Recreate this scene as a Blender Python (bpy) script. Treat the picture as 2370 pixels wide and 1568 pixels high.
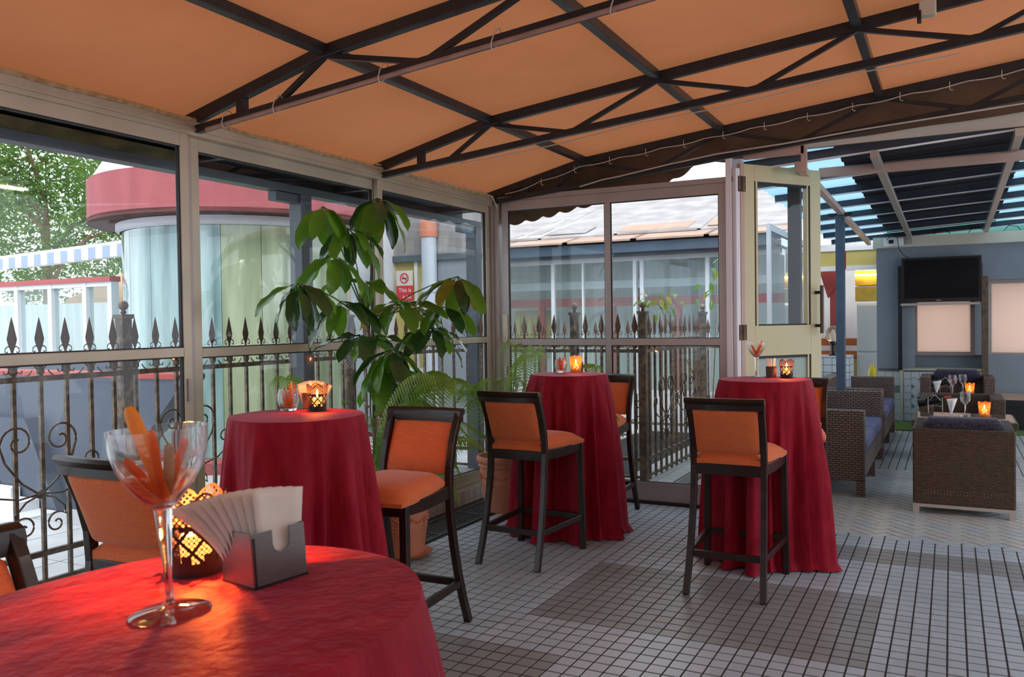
import bpy, math, random
from mathutils import Vector, Matrix
random.seed(7)
PI = math.pi
S = bpy.context.scene
COL = S.collection
for o in list(bpy.data.objects): bpy.data.objects.remove(o)

# ------------------------------------------------------------------ camera
cam_d = bpy.data.cameras.new('camera'); cam = bpy.data.objects.new('camera', cam_d); COL.objects.link(cam)
S.camera = cam
cam_d.sensor_width = 36.0; cam_d.lens = 36.0*1960.7/2370.0
cam_d.dof.use_dof = True; cam_d.dof.focus_distance = 4.8; cam_d.dof.aperture_fstop = 11
cam_d.clip_start = 0.05; cam_d.clip_end = 300
YAW, PITCH, ROLL = 0.47782, 0.019957, -0.014059
_f = Vector((-math.sin(YAW)*math.cos(PITCH), math.cos(YAW)*math.cos(PITCH), -math.sin(PITCH)))
_r = Vector((math.cos(YAW), math.sin(YAW), 0)); _u = _r.cross(_f)
R2 = math.cos(ROLL)*_r + math.sin(ROLL)*_u; U2 = -math.sin(ROLL)*_r + math.cos(ROLL)*_u
M = Matrix((R2, U2, -_f)).transposed().to_4x4(); M.translation = (0, 0, 1.5)
cam.matrix_world = M
EYE = Vector((0, 0, 1.5))

# ------------------------------------------------------------------ sky, sun, exposure
W = bpy.data.worlds.new('overcast_sky'); S.world = W; W.use_nodes = True
nt = W.node_tree; nt.nodes.clear()
wo = nt.nodes.new('ShaderNodeOutputWorld'); bg = nt.nodes.new('ShaderNodeBackground')
tc = nt.nodes.new('ShaderNodeTexCoord'); nz = nt.nodes.new('ShaderNodeTexNoise'); rp = nt.nodes.new('ShaderNodeValToRGB')
nz.inputs['Scale'].default_value = 2.2; nz.inputs['Detail'].default_value = 4
rp.color_ramp.elements[0].position = .35; rp.color_ramp.elements[0].color = (.66, .80, 1.0, 1)
rp.color_ramp.elements[1].position = .65; rp.color_ramp.elements[1].color = (.93, .96, 1.0, 1)
nt.links.new(tc.outputs['Generated'], nz.inputs['Vector']); nt.links.new(nz.outputs['Fac'], rp.inputs['Fac'])
nt.links.new(rp.outputs['Color'], bg.inputs['Color']); nt.links.new(bg.outputs['Background'], wo.inputs['Surface'])
bg.inputs['Strength'].default_value = 1.5
sd = bpy.data.lights.new('sun', 'SUN'); sd.energy = 1.0; sd.angle = .6; sd.color = (1, .93, .82)
sun = bpy.data.objects.new('sun', sd); COL.objects.link(sun); sun.rotation_euler = (math.radians(34), math.radians(22), 0)
vs = S.view_settings
vs.view_transform = 'Standard'; vs.look = 'None'; vs.gamma = 1; vs.use_curve_mapping = False; vs.exposure = 0.6

# ------------------------------------------------------------------ mesh helpers
class MB:
    def __init__(s): s.v = []; s.f = []
    def add(s, vs, fs):
        n = len(s.v); s.v += [tuple(v) for v in vs]; s.f += [tuple(i+n for i in f) for f in fs]; return s
    def box(s, x0, x1, y0, y1, z0, z1):
        return s.add([(x0,y0,z0),(x1,y0,z0),(x1,y1,z0),(x0,y1,z0),(x0,y0,z1),(x1,y0,z1),(x1,y1,z1),(x0,y1,z1)],
                     [(3,2,1,0),(4,5,6,7),(0,1,5,4),(1,2,6,5),(2,3,7,6),(3,0,4,7)])
    def bar(s, p, q, w, h=None, up=(0,0,1)):
        p, q, up = Vector(p), Vector(q), Vector(up); h = h or w
        d = (q-p).normalized(); a = d.cross(up)
        if a.length < 1e-4: a = d.cross(Vector((1,0,0)))
        a.normalize(); b = a.cross(d).normalized(); a = a*w/2; b = b*h/2
        return s.add([p-a-b,p+a-b,p+a+b,p-a+b,q-a-b,q+a-b,q+a+b,q-a+b],
                     [(0,1,2,3),(7,6,5,4),(1,0,4,5),(2,1,5,6),(3,2,6,7),(0,3,7,4)])
    def sweep(s, pts, w, h=None, up=(0,0,1), n=4, cap=True, tw=None):
        """section (n-gon or rectangle) swept along a path; w,h number or list"""
        pts = [Vector(p) for p in pts]; up = Vector(up); N = len(pts); h = h if h is not None else w
        base = len(s.v)
        for i, p in enumerate(pts):
            d = (pts[min(i+1,N-1)]-pts[max(i-1,0)]).normalized(); a = d.cross(up)
            if a.length < 1e-4: a = d.cross(Vector((1,0,.01)))
            a.normalize(); b = a.cross(d).normalized()
            wi = w[i] if isinstance(w,(list,tuple)) else w; hi = h[i] if isinstance(h,(list,tuple)) else h
            for k in range(n):
                if n == 4: cx, cy = ((-1,-1),(1,-1),(1,1),(-1,1))[k]; cx *= .5; cy *= .5
                else: t = 2*PI*k/n; cx, cy = math.cos(t)*.5, math.sin(t)*.5
                s.v.append(tuple(p+a*(cx*wi)+b*(cy*hi)))
        for i in range(N-1):
            for k in range(n):
                k2 = (k+1) % n; s.f.append((base+i*n+k, base+i*n+k2, base+(i+1)*n+k2, base+(i+1)*n+k))
        if cap:
            s.f.append(tuple(base+k for k in reversed(range(n)))); s.f.append(tuple(base+(N-1)*n+k for k in range(n)))
        return s
    def lathe(s, prof, n=24, c=(0,0,0), cap=True):
        base = len(s.v); N = len(prof)
        for r, z in prof:
            for k in range(n):
                t = 2*PI*k/n; s.v.append((c[0]+r*math.cos(t), c[1]+r*math.sin(t), c[2]+z))
        for i in range(N-1):
            for k in range(n):
                k2 = (k+1) % n; s.f.append((base+i*n+k, base+i*n+k2, base+(i+1)*n+k2, base+(i+1)*n+k))
        if cap:
            s.f.append(tuple(base+k for k in reversed(range(n)))); s.f.append(tuple(base+(N-1)*n+k for k in range(n)))
        return s
    def prism(s, poly, axis, a, b):
        """polygon of 2D points extruded along axis 'x','y' or 'z' from a to b"""
        def P(u, v, w): return {'x': (w,u,v), 'y': (u,w,v), 'z': (u,v,w)}[axis]
        n = len(poly); vs = [P(u,v,a) for u,v in poly]+[P(u,v,b) for u,v in poly]
        return s.add(vs, [tuple(range(n)), tuple(reversed(range(n,2*n)))]+[(i,(i+1)%n+0,(i+1)%n+n,i+n)[::-1] for i in range(n)])
    def sheet(s, fn, nu, nv):
        base = len(s.v)
        for i in range(nu+1):
            for j in range(nv+1): s.v.append(tuple(fn(i/nu, j/nv)))
        for i in range(nu):
            for j in range(nv):
                a = base+i*(nv+1)+j; s.f.append((a, a+1, a+nv+2, a+nv+1))
        return s
    def ball(s, c, r, n=10, m=6, sz=1.0):
        return s.lathe([(max(1e-4, r*math.sin(PI*i/m)), -r*sz*math.cos(PI*i/m)) for i in range(m+1)], n, c, cap=False)
    def mesh(s, name, mat=None, smooth=False):
        me = bpy.data.meshes.new(name); me.from_pydata(s.v, [], s.f); me.validate(); me.update()
        if mat: me.materials.append(mat)
        if smooth:
            me.polygons.foreach_set('use_smooth', [True]*len(me.polygons))
            try: me.set_sharp_from_angle(angle=math.radians(40))
            except Exception: pass
        return me
    def obj(s, name, mat, parent=None, smooth=False, bevel=0, loc=None, rz=0):
        return obj(name, s.mesh(name, mat, smooth), parent, bevel, loc, rz)

def obj(name, me, parent=None, bevel=0, loc=None, rz=0):
    o = bpy.data.objects.new(name, me); COL.objects.link(o)
    if parent: o.parent = parent
    if loc: o.location = loc
    if rz: o.rotation_euler = (0,0,rz)
    if bevel:
        b = o.modifiers.new('bevel', 'BEVEL'); b.width = bevel; b.segments = 2; b.limit_method = 'ANGLE'; b.angle_limit = .9
    return o
def tag(o, label=None, cat=None, group=None, kind=None):
    if label: o['label'] = label
    if cat: o['category'] = cat
    if group: o['group'] = group
    if kind: o['kind'] = kind
    return o
def thing(name, label, cat, loc=(0,0,0), rz=0, group=None):
    o = bpy.data.objects.new(name, None); COL.objects.link(o); o.empty_display_size = .1
    o.location = loc; o.rotation_euler = (0,0,rz); return tag(o, label, cat, group)
def struct(name, parentless_loc=(0,0,0)):
    o = bpy.data.objects.new(name, None); COL.objects.link(o); o.location = parentless_loc; o['kind'] = 'structure'; return o
KIDS = {}
def copy_tree(o, parent=None, label=None, loc=None, rz=None):
    c = o.copy(); COL.objects.link(c); c.parent = parent
    if label: c['label'] = label
    if loc is not None: c.location = loc
    if rz is not None: c.rotation_euler = (0,0,rz)
    for ch in list(o.children): copy_tree(ch, c)
    return c

# ------------------------------------------------------------------ materials
def mat(name, c, c2=None, scale=6.0, rough=.5, metal=0.0, bump=0.0, bscale=60.0, spec=.5, coat=0.0, sheen=0.0, trans=0.0,
        emit=None, estr=0.0, alpha=1.0, ior=1.45, stretch=None, detail=4.0, translucent=None, pos=(.35,.65)):
    m = bpy.data.materials.new(name); m.use_nodes = True
    n = m.node_tree.nodes; L = m.node_tree.links; b = n['Principled BSDF']
    b.inputs['Roughness'].default_value = rough; b.inputs['Metallic'].default_value = metal
    b.inputs['Specular IOR Level'].default_value = spec; b.inputs['Coat Weight'].default_value = coat
    b.inputs['Coat Roughness'].default_value = .08
    b.inputs['Sheen Weight'].default_value = sheen; b.inputs['Sheen Roughness'].default_value = .35
    b.inputs['Transmission Weight'].default_value = trans; b.inputs['IOR'].default_value = ior
    if emit: b.inputs['Emission Color'].default_value = (*emit,1); b.inputs['Emission Strength'].default_value = estr
    b.inputs['Base Color'].default_value = (*c,1)
    vec = None
    if c2 or bump:
        t = n.new('ShaderNodeTexCoord'); vec = t.outputs['Object']
        if stretch:
            mp = n.new('ShaderNodeMapping'); mp.inputs['Scale'].default_value = stretch; L.new(vec, mp.inputs['Vector']); vec = mp.outputs['Vector']
    if c2:
        z = n.new('ShaderNodeTexNoise'); z.inputs['Scale'].default_value = scale; z.inputs['Detail'].default_value = detail
        r = n.new('ShaderNodeValToRGB'); r.color_ramp.elements[0].color = (*c,1); r.color_ramp.elements[1].color = (*c2,1)
        r.color_ramp.elements[0].position, r.color_ramp.elements[1].position = pos
        L.new(vec, z.inputs['Vector']); L.new(z.outputs['Fac'], r.inputs['Fac']); L.new(r.outputs['Color'], b.inputs['Base Color'])
    if bump:
        z2 = n.new('ShaderNodeTexNoise'); z2.inputs['Scale'].default_value = bscale; z2.inputs['Detail'].default_value = 4
        bp = n.new('ShaderNodeBump'); bp.inputs['Strength'].default_value = bump; bp.inputs['Distance'].default_value = .01
        L.new(vec, z2.inputs['Vector']); L.new(z2.outputs['Fac'], bp.inputs['Height']); L.new(bp.outputs['Normal'], b.inputs['Normal'])
    if translucent:
        col, fac = translucent
        tr = n.new('ShaderNodeBsdfTranslucent'); tr.inputs['Color'].default_value = (*col,1)
        mx = n.new('ShaderNodeMixShader'); mx.inputs['Fac'].default_value = fac
        L.new(b.outputs['BSDF'], mx.inputs[1]); L.new(tr.outputs['BSDF'], mx.inputs[2]); L.new(mx.outputs['Shader'], n['Material Output'].inputs['Surface'])
    return m
def pane_mat(name, tint=(.97,.985,.98), rough=0.0, ior=1.5, dirt=0.0):
    m = bpy.data.materials.new(name); m.use_nodes = True; n = m.node_tree.nodes; L = m.node_tree.links; n.remove(n['Principled BSDF'])
    t = n.new('ShaderNodeBsdfTransparent'); t.inputs['Color'].default_value = (*tint,1)
    g = n.new('ShaderNodeBsdfGlossy'); g.inputs['Roughness'].default_value = rough
    f = n.new('ShaderNodeFresnel'); f.inputs['IOR'].default_value = ior
    ge = n.new('ShaderNodeNewGeometry'); mx = n.new('ShaderNodeMixShader')
    L.new(math_node(n, L, 'MULTIPLY', f.outputs['Fac'], math_node(n, L, 'SUBTRACT', 1.0, ge.outputs['Backfacing'])), mx.inputs['Fac']); L.new(t.outputs['BSDF'], mx.inputs[1]); L.new(g.outputs['BSDF'], mx.inputs[2])
    out = mx
    if dirt:
        d = n.new('ShaderNodeBsdfDiffuse'); d.inputs['Color'].default_value = (.8,.85,.85,1)
        m2 = n.new('ShaderNodeMixShader'); m2.inputs['Fac'].default_value = dirt
        L.new(mx.outputs['Shader'], m2.inputs[1]); L.new(d.outputs['BSDF'], m2.inputs[2]); out = m2
    L.new(out.outputs['Shader'], n['Material Output'].inputs['Surface']); return m
def math_node(n, L, op, a, b=None):
    x = n.new('ShaderNodeMath'); x.operation = op
    for i, v in enumerate((a, b)):
        if v is None: continue
        if isinstance(v, (int, float)): x.inputs[i].default_value = v
        else: L.new(v, x.inputs[i])
    return x.outputs[0]
def tile_mat(name, c, var=.12, px=.0765, py=.0855, rough=.32, bump=.12):
    m = mat(name, c, rough=rough, spec=.5); n = m.node_tree.nodes; L = m.node_tree.links; b = n['Principled BSDF']
    g = n.new('ShaderNodeNewGeometry'); sx = n.new('ShaderNodeSeparateXYZ'); L.new(g.outputs['Position'], sx.inputs[0])
    fx = math_node(n, L, 'FLOOR', math_node(n, L, 'DIVIDE', sx.outputs['X'], px)); fy = math_node(n, L, 'FLOOR', math_node(n, L, 'DIVIDE', sx.outputs['Y'], py))
    cb = n.new('ShaderNodeCombineXYZ'); L.new(fx, cb.inputs[0]); L.new(fy, cb.inputs[1])
    wn = n.new('ShaderNodeTexWhiteNoise'); L.new(cb.outputs[0], wn.inputs['Vector'])
    z = n.new('ShaderNodeTexNoise'); z.inputs['Scale'].default_value = 1.1; L.new(g.outputs['Position'], z.inputs['Vector'])
    k = math_node(n, L, 'ADD', math_node(n, L, 'MULTIPLY', wn.outputs['Value'], var), math_node(n, L, 'MULTIPLY', z.outputs['Fac'], var*2))
    k = math_node(n, L, 'ADD', k, 1-var*1.5)
    mx = n.new('ShaderNodeVectorMath'); mx.operation = 'SCALE'; mx.inputs[0].default_value = c; L.new(k, mx.inputs['Scale']); L.new(mx.outputs['Vector'], b.inputs['Base Color'])
    z2 = n.new('ShaderNodeTexNoise'); z2.inputs['Scale'].default_value = 130; L.new(g.outputs['Position'], z2.inputs['Vector'])
    bp = n.new('ShaderNodeBump'); bp.inputs['Strength'].default_value = bump; bp.inputs['Distance'].default_value = .004
    L.new(z2.outputs['Fac'], bp.inputs['Height']); L.new(bp.outputs['Normal'], b.inputs['Normal']); return m
def wicker_mat(name, c, c2, bw=.03, bh=.011, ms=.0028):
    m = mat(name, c, rough=.45); n = m.node_tree.nodes; L = m.node_tree.links; b = n['Principled BSDF']
    t = n.new('ShaderNodeTexCoord'); sx = n.new('ShaderNodeSeparateXYZ'); L.new(t.outputs['Object'], sx.inputs[0])
    cb = n.new('ShaderNodeCombineXYZ'); L.new(math_node(n, L, 'ADD', sx.outputs['X'], sx.outputs['Y']), cb.inputs[0]); L.new(sx.outputs['Z'], cb.inputs[1])
    br = n.new('ShaderNodeTexBrick'); br.inputs['Scale'].default_value = 1; br.inputs['Brick Width'].default_value = bw; br.inputs['Row Height'].default_value = bh
    br.inputs['Mortar Size'].default_value = ms; br.inputs['Mortar Smooth'].default_value = .6; br.offset = .5
    br.inputs['Color1'].default_value = (*c,1); br.inputs['Color2'].default_value = (*c2,1); br.inputs['Mortar'].default_value = (c[0]*.2,c[1]*.2,c[2]*.2,1)
    L.new(cb.outputs[0], br.inputs['Vector']); L.new(br.outputs['Color'], b.inputs['Base Color'])
    bp = n.new('ShaderNodeBump'); bp.inputs['Strength'].default_value = .8; bp.inputs['Distance'].default_value = .006; bp.invert = True
    L.new(br.outputs['Fac'], bp.inputs['Height']); L.new(bp.outputs['Normal'], b.inputs['Normal']); return m
def weave_mat(name, c, c2, k=260.0):
    m = mat(name, c, rough=.85, sheen=.25); n = m.node_tree.nodes; L = m.node_tree.links; b = n['Principled BSDF']
    t = n.new('ShaderNodeTexCoord')
    fac = None
    for st in ((k,k,k*.06),(k*.06,k*.06,k)):
        mp = n.new('ShaderNodeMapping'); mp.inputs['Scale'].default_value = st; L.new(t.outputs['Object'], mp.inputs['Vector'])
        z = n.new('ShaderNodeTexNoise'); z.inputs['Scale'].default_value = 1; z.inputs['Detail'].default_value = 2; L.new(mp.outputs['Vector'], z.inputs['Vector'])
        fac = z.outputs['Fac'] if fac is None else math_node(n, L, 'ADD', fac, z.outputs['Fac'])
    r = n.new('ShaderNodeValToRGB'); r.color_ramp.elements[0].color = (*c,1); r.color_ramp.elements[1].color = (*c2,1)
    r.color_ramp.elements[0].position = .35; r.color_ramp.elements[1].position = .65
    L.new(math_node(n, L, 'MULTIPLY', fac, .5), r.inputs['Fac']); L.new(r.outputs['Color'], b.inputs['Base Color'])
    bp = n.new('ShaderNodeBump'); bp.inputs['Strength'].default_value = .25; bp.inputs['Distance'].default_value = .003
    L.new(fac, bp.inputs['Height']); L.new(bp.outputs['Normal'], b.inputs['Normal']); return m

X_ = {}
X_['alu'] = mat('anodised_aluminium', (.54,.48,.36), (.45,.40,.30), 3, rough=.36, metal=.3, spec=.5)
X_['alu_cream'] = mat('cream_aluminium', (.62,.56,.33), (.57,.51,.30), 2, rough=.38)
X_['alu_white'] = mat('white_aluminium', (.80,.82,.86), (.72,.74,.78), 2, rough=.35)
X_['alu_pink'] = mat('dull_aluminium', (.42,.37,.35), (.37,.33,.31), 3, rough=.36, metal=.3)
X_['rail_pink'] = mat('pink_beige_rail', (.55,.38,.32), (.50,.34,.28), 2, rough=.4)
X_['gasket'] = mat('black_rubber', (.015,.015,.017), rough=.6)
X_['pane'] = pane_mat('window_glass')
X_['pane_dirty'] = pane_mat('hazy_glass', (.90,.95,.94), 0, 1.5, .05)
X_['pane_frost'] = mat('frosted_glass', (.52,.58,.55), rough=.35, translucent=((.7,.78,.74),.5))
X_['steel'] = mat('black_painted_steel', (.02,.023,.028), (.032,.034,.037), 7, rough=.3, spec=.4, bump=.05, bscale=90)
X_['purlin'] = mat('dark_slate_steel', (.04,.055,.075), (.03,.04,.055), 4, rough=.45)
X_['steel_blue'] = mat('slate_blue_steel', (.075,.115,.17), (.06,.095,.14), 4, rough=.4)
X_['steel_grey'] = mat('grey_steel', (.085,.105,.13), (.12,.14,.16), 3, rough=.42)
X_['canvas'] = mat('orange_canvas', (.55,.225,.105), (.29,.105,.048), .9, rough=.9, bump=.12, bscale=300, translucent=((.75,.27,.10),.15), pos=(.3,.75))
X_['canvas_dark'] = mat('brown_canvas', (.16,.085,.045), (.10,.055,.03), 3, rough=.9, bump=.1, bscale=200)
X_['tile'] = tile_mat('grey_floor_tile', (.40,.485,.56))
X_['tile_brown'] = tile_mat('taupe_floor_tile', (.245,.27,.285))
X_['tile_pale'] = tile_mat('pale_floor_tile', (.48,.50,.49))
X_['tile_white'] = tile_mat('white_wall_tile', (.66,.70,.74), .1, .1, .1, .25, .02)
X_['tile_pink'] = tile_mat('pinkish_kerb_tile', (.56,.47,.42), .1, .1, .1, .35, .05)
X_['grout'] = mat('dark_grout', (.022,.020,.022), (.04,.036,.034), 20, rough=.9)
X_['pave'] = mat('pale_pavement', (.62,.62,.62), (.50,.50,.51), 2, rough=.75, bump=.1, bscale=40)
X_['iron'] = mat('bronzed_iron', (.11,.092,.078), (.30,.215,.145), 22, rough=.5, metal=.45, bump=.3, bscale=120, pos=(.4,.7))
X_['iron_tip'] = mat('bronzed_iron_tip', (.10,.055,.04), (.17,.095,.06), 14, rough=.5, metal=.4)
X_['lacquer'] = mat('dark_lacquered_wood', (.018,.011,.009), (.03,.017,.012), 9, rough=.28, spec=.35, coat=.12)
X_['orange'] = weave_mat('orange_linen', (.60,.125,.035), (.70,.175,.055))
X_['velvet'] = mat('crimson_crushed_velvet', (.24,.006,.020), (.31,.011,.027), 18, rough=.6, sheen=.24, bump=.5, bscale=42, spec=.12, stretch=(1,1,.35))
X_['velvet'].node_tree.nodes['Principled BSDF'].inputs['Sheen Tint'].default_value = (.75,.35,.50,1)
X_['napkin'] = mat('paper_napkin', (.86,.83,.79), (.82,.79,.74), 30, rough=.9, bump=.15, bscale=400, translucent=((.8,.72,.65),.25))
X_['brushed'] = mat('brushed_steel', (.22,.20,.19), (.17,.155,.145), 40, rough=.33, metal=.9, stretch=(1,1,25))
X_['holder'] = mat('brown_napkin_box', (.07,.045,.035), rough=.4)
X_['lace'] = mat('dark_perforated_tin', (.009,.005,.003), rough=.55, metal=.0)
X_['lace_pale'] = mat('pale_perforated_tin', (.22,.10,.02), rough=.5, translucent=((1,.45,.08),.22))
X_['wax'] = mat('candle_wax', (.95,.80,.55), rough=.5, emit=(1,.45,.08), estr=1.2)
X_['flame'] = mat('candle_flame', (1,.8,.3), emit=(1,.62,.16), estr=55)
def clear_glass(name, tint, ior, fac):
    m = mat(name, tint, rough=0, trans=1, ior=ior); n = m.node_tree.nodes; L = m.node_tree.links
    t = n.new('ShaderNodeBsdfTransparent'); t.inputs['Color'].default_value = (*tint,1); mx = n.new('ShaderNodeMixShader'); mx.inputs['Fac'].default_value = fac
    L.new(n['Principled BSDF'].outputs['BSDF'], mx.inputs[1]); L.new(t.outputs['BSDF'], mx.inputs[2]); L.new(mx.outputs['Shader'], n['Material Output'].inputs['Surface']); return m
X_['glass'] = clear_glass('clear_drinking_glass', (1,1,1), 1.45, .10)
X_['water'] = clear_glass('tinted_water', (1,.80,.68), 1.33, .55)
X_['carrot'] = mat('carrot_flesh', (.90,.20,.02), (.80,.13,.01), 40, rough=.4, emit=(1,.2,.02), estr=.0, translucent=((1,.25,.03),.3))
X_['carrot_pale'] = mat('pale_carrot_flesh', (.95,.42,.06), (.88,.33,.03), 30, rough=.4, translucent=((1,.45,.05),.3))
X_['celery'] = mat('pale_celery', (.60,.48,.30), rough=.5, translucent=((.7,.5,.3),.3))
X_['straw'] = mat('white_straw', (.82,.80,.78), rough=.35, translucent=((.9,.8,.75),.3))
X_['terra'] = mat('terracotta', (.62,.235,.135), (.55,.20,.11), 6, rough=.75, bump=.08, bscale=70)
X_['soil'] = mat('potting_soil', (.07,.05,.03), (.14,.11,.06), 60, rough=1, bump=.8, bscale=80)
X_['leaf'] = mat('glossy_green_leaf', (.06,.18,.02), (.14,.32,.035), 3, rough=.25, spec=.6, translucent=((.22,.48,.03),.32))
X_['leaf_yel'] = mat('yellowing_leaf', (.22,.26,.03), (.30,.27,.04), 5, rough=.3, translucent=((.45,.42,.04),.35))
X_['leaf_dark'] = mat('dark_green_leaf', (.02,.065,.022), (.045,.11,.03), 4, rough=.18, spec=.7, translucent=((.07,.2,.03),.12))
X_['frond'] = mat('palm_green', (.14,.30,.045), (.30,.44,.08), 5, rough=.38, translucent=((.3,.5,.06),.3))
X_['bark'] = mat('brown_stem', (.17,.11,.06), (.26,.18,.10), 20, rough=.8, bump=.3)
X_['petiole'] = mat('green_stem', (.12,.20,.04), rough=.5)
X_['flower'] = mat('magenta_petals', (.75,.02,.22), rough=.6, translucent=((.9,.05,.3),.4))
X_['wicker'] = wicker_mat('brown_wicker', (.10,.058,.034), (.155,.095,.058))
X_['wicker_dark'] = wicker_mat('purple_brown_wicker', (.20,.125,.105), (.25,.165,.14), .050, .019, .0058)  # highlights on the strands are put into the lighter weave colour
X_['chenille'] = mat('dark_violet_chenille', (.012,.010,.022), (.055,.05,.085), 70, rough=.9, bump=1.0, bscale=110, sheen=.5)
X_['cushion'] = mat('violet_grey_fabric', (.08,.08,.16), (.14,.14,.24), 35, rough=.9, bump=.3, bscale=150)
X_['satin'] = mat('satin_metal', (.55,.50,.44), rough=.4, metal=.6)
X_['maroon'] = mat('maroon_render', (.42,.115,.125), (.36,.095,.105), 5, rough=.85, bump=.15, bscale=80, stretch=(1,1,.3))
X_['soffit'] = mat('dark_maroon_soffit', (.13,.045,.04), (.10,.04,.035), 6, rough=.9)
X_['white_wall'] = mat('white_render', (.78,.80,.84), (.70,.71,.74), 2, rough=.8)
X_['grey_wall'] = mat('blue_grey_render', (.255,.285,.325), (.23,.26,.295), 3, rough=.85, bump=.15, bscale=160)
X_['dark_wall'] = mat('slate_cladding', (.075,.095,.135), (.095,.115,.15), 1.5, rough=.35)
X_['stone'] = mat('grey_weathered_stone', (.22,.21,.21), (.34,.33,.32), 7, rough=.9, bump=.4, bscale=30, stretch=(1,1,.4))
X_['yellow_wall'] = mat('mustard_and_lit_window', (.55,.47,.16), (.46,.38,.12), 2, rough=.6)  # shared mustard; also stands in for the lit window's yellow light
X_['red'] = mat('red_paint', (.45,.07,.06), (.40,.06,.05), 3, rough=.5)
X_['sign_red'] = mat('sign_red', (.72,.04,.05), rough=.4)
X_['white'] = mat('white_paint', (.85,.85,.83), rough=.5)
X_['beige'] = mat('beige_paint', (.66,.62,.50), (.60,.56,.45), 2, rough=.6)
X_['teal'] = mat('teal_board', (.14,.42,.36), (.12,.36,.31), 1.5, rough=.5)
X_['curtain'] = mat('pale_curtain', (.60,.66,.66), (.74,.78,.77), 3, rough=.9, stretch=(6,6,.3))
X_['screen'] = mat('tv_screen', (.004,.004,.005), rough=.15, spec=.18)
X_['blk'] = mat('black_plastic', (.012,.012,.014), rough=.3)
X_['roof_grey'] = mat('weathered_roof_sheet', (.34,.30,.29), (.46,.43,.42), 3, rough=.9, bump=.2, bscale=20)
X_['roof_pink'] = mat('faded_roof_sheet', (.52,.35,.27), (.44,.29,.22), 4, rough=.9, bump=.15, bscale=25)
X_['bluesheet'] = mat('pale_blue_roof_sheet', (.30,.48,.60), rough=.4, translucent=((.36,.60,.74),.6))
X_['darksheet'] = mat('charcoal_roof_sheet', (.018,.020,.026), (.028,.03,.036), 2, rough=.5)
X_['grass'] = mat('green_turf', (.09,.17,.035), (.14,.24,.05), 60, rough=1, bump=.6, bscale=200)
X_['blind'] = mat('white_roller_blind', (.86,.74,.66), (.82,.69,.61), 1.5, rough=.6, translucent=((1,.80,.69),.6))
X_['rust'] = mat('rusty_steel', (.08,.055,.04), (.17,.10,.055), 12, rough=.7, bump=.3)
X_['yellow'] = mat('yellow_enamel', (.80,.60,.03), rough=.3)
X_['fridge'] = mat('white_enamel', (.74,.74,.70), rough=.3)
X_['gold'] = mat('yellow_lit_metal', (.80,.55,.10), (.60,.38,.05), 5, rough=.4, metal=.3)
X_['tube'] = mat('lit_tube', (1,1,1), emit=(1,.95,.84), estr=18)
X_['tube_warm'] = mat('lit_strip', (1,.9,.5), emit=(1,.75,.25), estr=14)
X_['amber_globe'] = mat('amber_globe_glass', (.95,.75,.60), rough=.02, trans=.9, ior=1.2)
X_['sand'] = mat('sand_canvas', (.70,.48,.30), (.62,.42,.26), 3, rough=.9, translucent=((.9,.6,.35),.4))
X_['awn_w'] = mat('white_awning', (.82,.85,.90), rough=.8)
X_['awn_b'] = mat('blue_awning_stripe', (.34,.42,.56), rough=.8)
X_['tree'] = mat('tree_foliage', (.035,.085,.02), (.11,.20,.04), 2, rough=.7, translucent=((.2,.35,.05),.35))
X_['greenglass'] = mat('green_glass_painted_streaks', (.09,.18,.17), (.42,.60,.585), 2.2, rough=.04, spec=.9, stretch=(1.6,1.6,.22), coat=.5)  # vertical noise streaks paint reflections into the glass colour
X_['yelglass'] = mat('yellow_green_glass_painted_streaks', (.18,.23,.13), (.46,.52,.34), 2.2, rough=.05, spec=.9, stretch=(1.6,1.6,.22), coat=.5)  # same painted streak reflections on a yellow-green base
# ================================================================== THE SETTING
g = MB().box(-45, 40, -20, 45, -.30, -.06).obj('ground', X_['pave']); tag(g, kind='structure')
# pavement slabs outside the left windows
pv = MB().box(-9, -3.66, .5, 20, -.055, -.012).obj('pavement', X_['grout']); tag(pv, kind='structure')
slab_me = MB().box(-.345, .345, -.345, .345, 0, .02).mesh('slab', X_['pave'])
for i in range(6):
    for j in range(12): obj('slab', slab_me, pv, 0, (-4.02-i*.7, 1.0+j*.7, -.015))
for i in range(3):
    for j in range(6): obj('slab', slab_me, pv, 0, (-4.02-i*.7, 9.4+j*.7, -.015))

floor = MB().box(-3.66, 3.2, -3, 13.6, -.055, -.0020).obj('floor', X_['grout']); tag(floor, kind='structure')
PX, PY, GAP = .0765, .0855, .0052
def vis(p):
    v = Vector((p[0], p[1], 0))-EYE; d = v.dot(_f)
    if d < .5: return 0
    x = 1185+1960.7*v.dot(R2)/d; y = 784-1960.7*v.dot(U2)/d
    if not (985 < x < 2380 and y < 1585): return 0
    if x < 1130 and y > 1568-(1568-1330)*1.0 and x < 1030: return 0
    return 1/d
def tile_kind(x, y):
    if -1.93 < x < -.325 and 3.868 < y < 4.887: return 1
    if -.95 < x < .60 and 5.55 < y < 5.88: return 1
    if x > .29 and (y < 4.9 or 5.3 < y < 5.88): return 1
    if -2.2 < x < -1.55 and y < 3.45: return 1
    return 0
def tile_geo(hx, hy, h=.006, e=.0018):
    return ([(-hx,-hy,-h),(hx,-hy,-h),(hx,hy,-h),(-hx,hy,-h),(-hx+e,-hy+e,0),(hx-e,-hy+e,0),(hx-e,hy-e,0),(-hx+e,hy-e,0)],
            [(4,5,6,7),(0,1,5,4),(1,2,6,5),(2,3,7,6),(3,0,4,7)])
GAPY = .0075
tv_, tf_ = tile_geo((PX-GAP)/2, (PY-GAPY)/2)
grid = []
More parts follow.
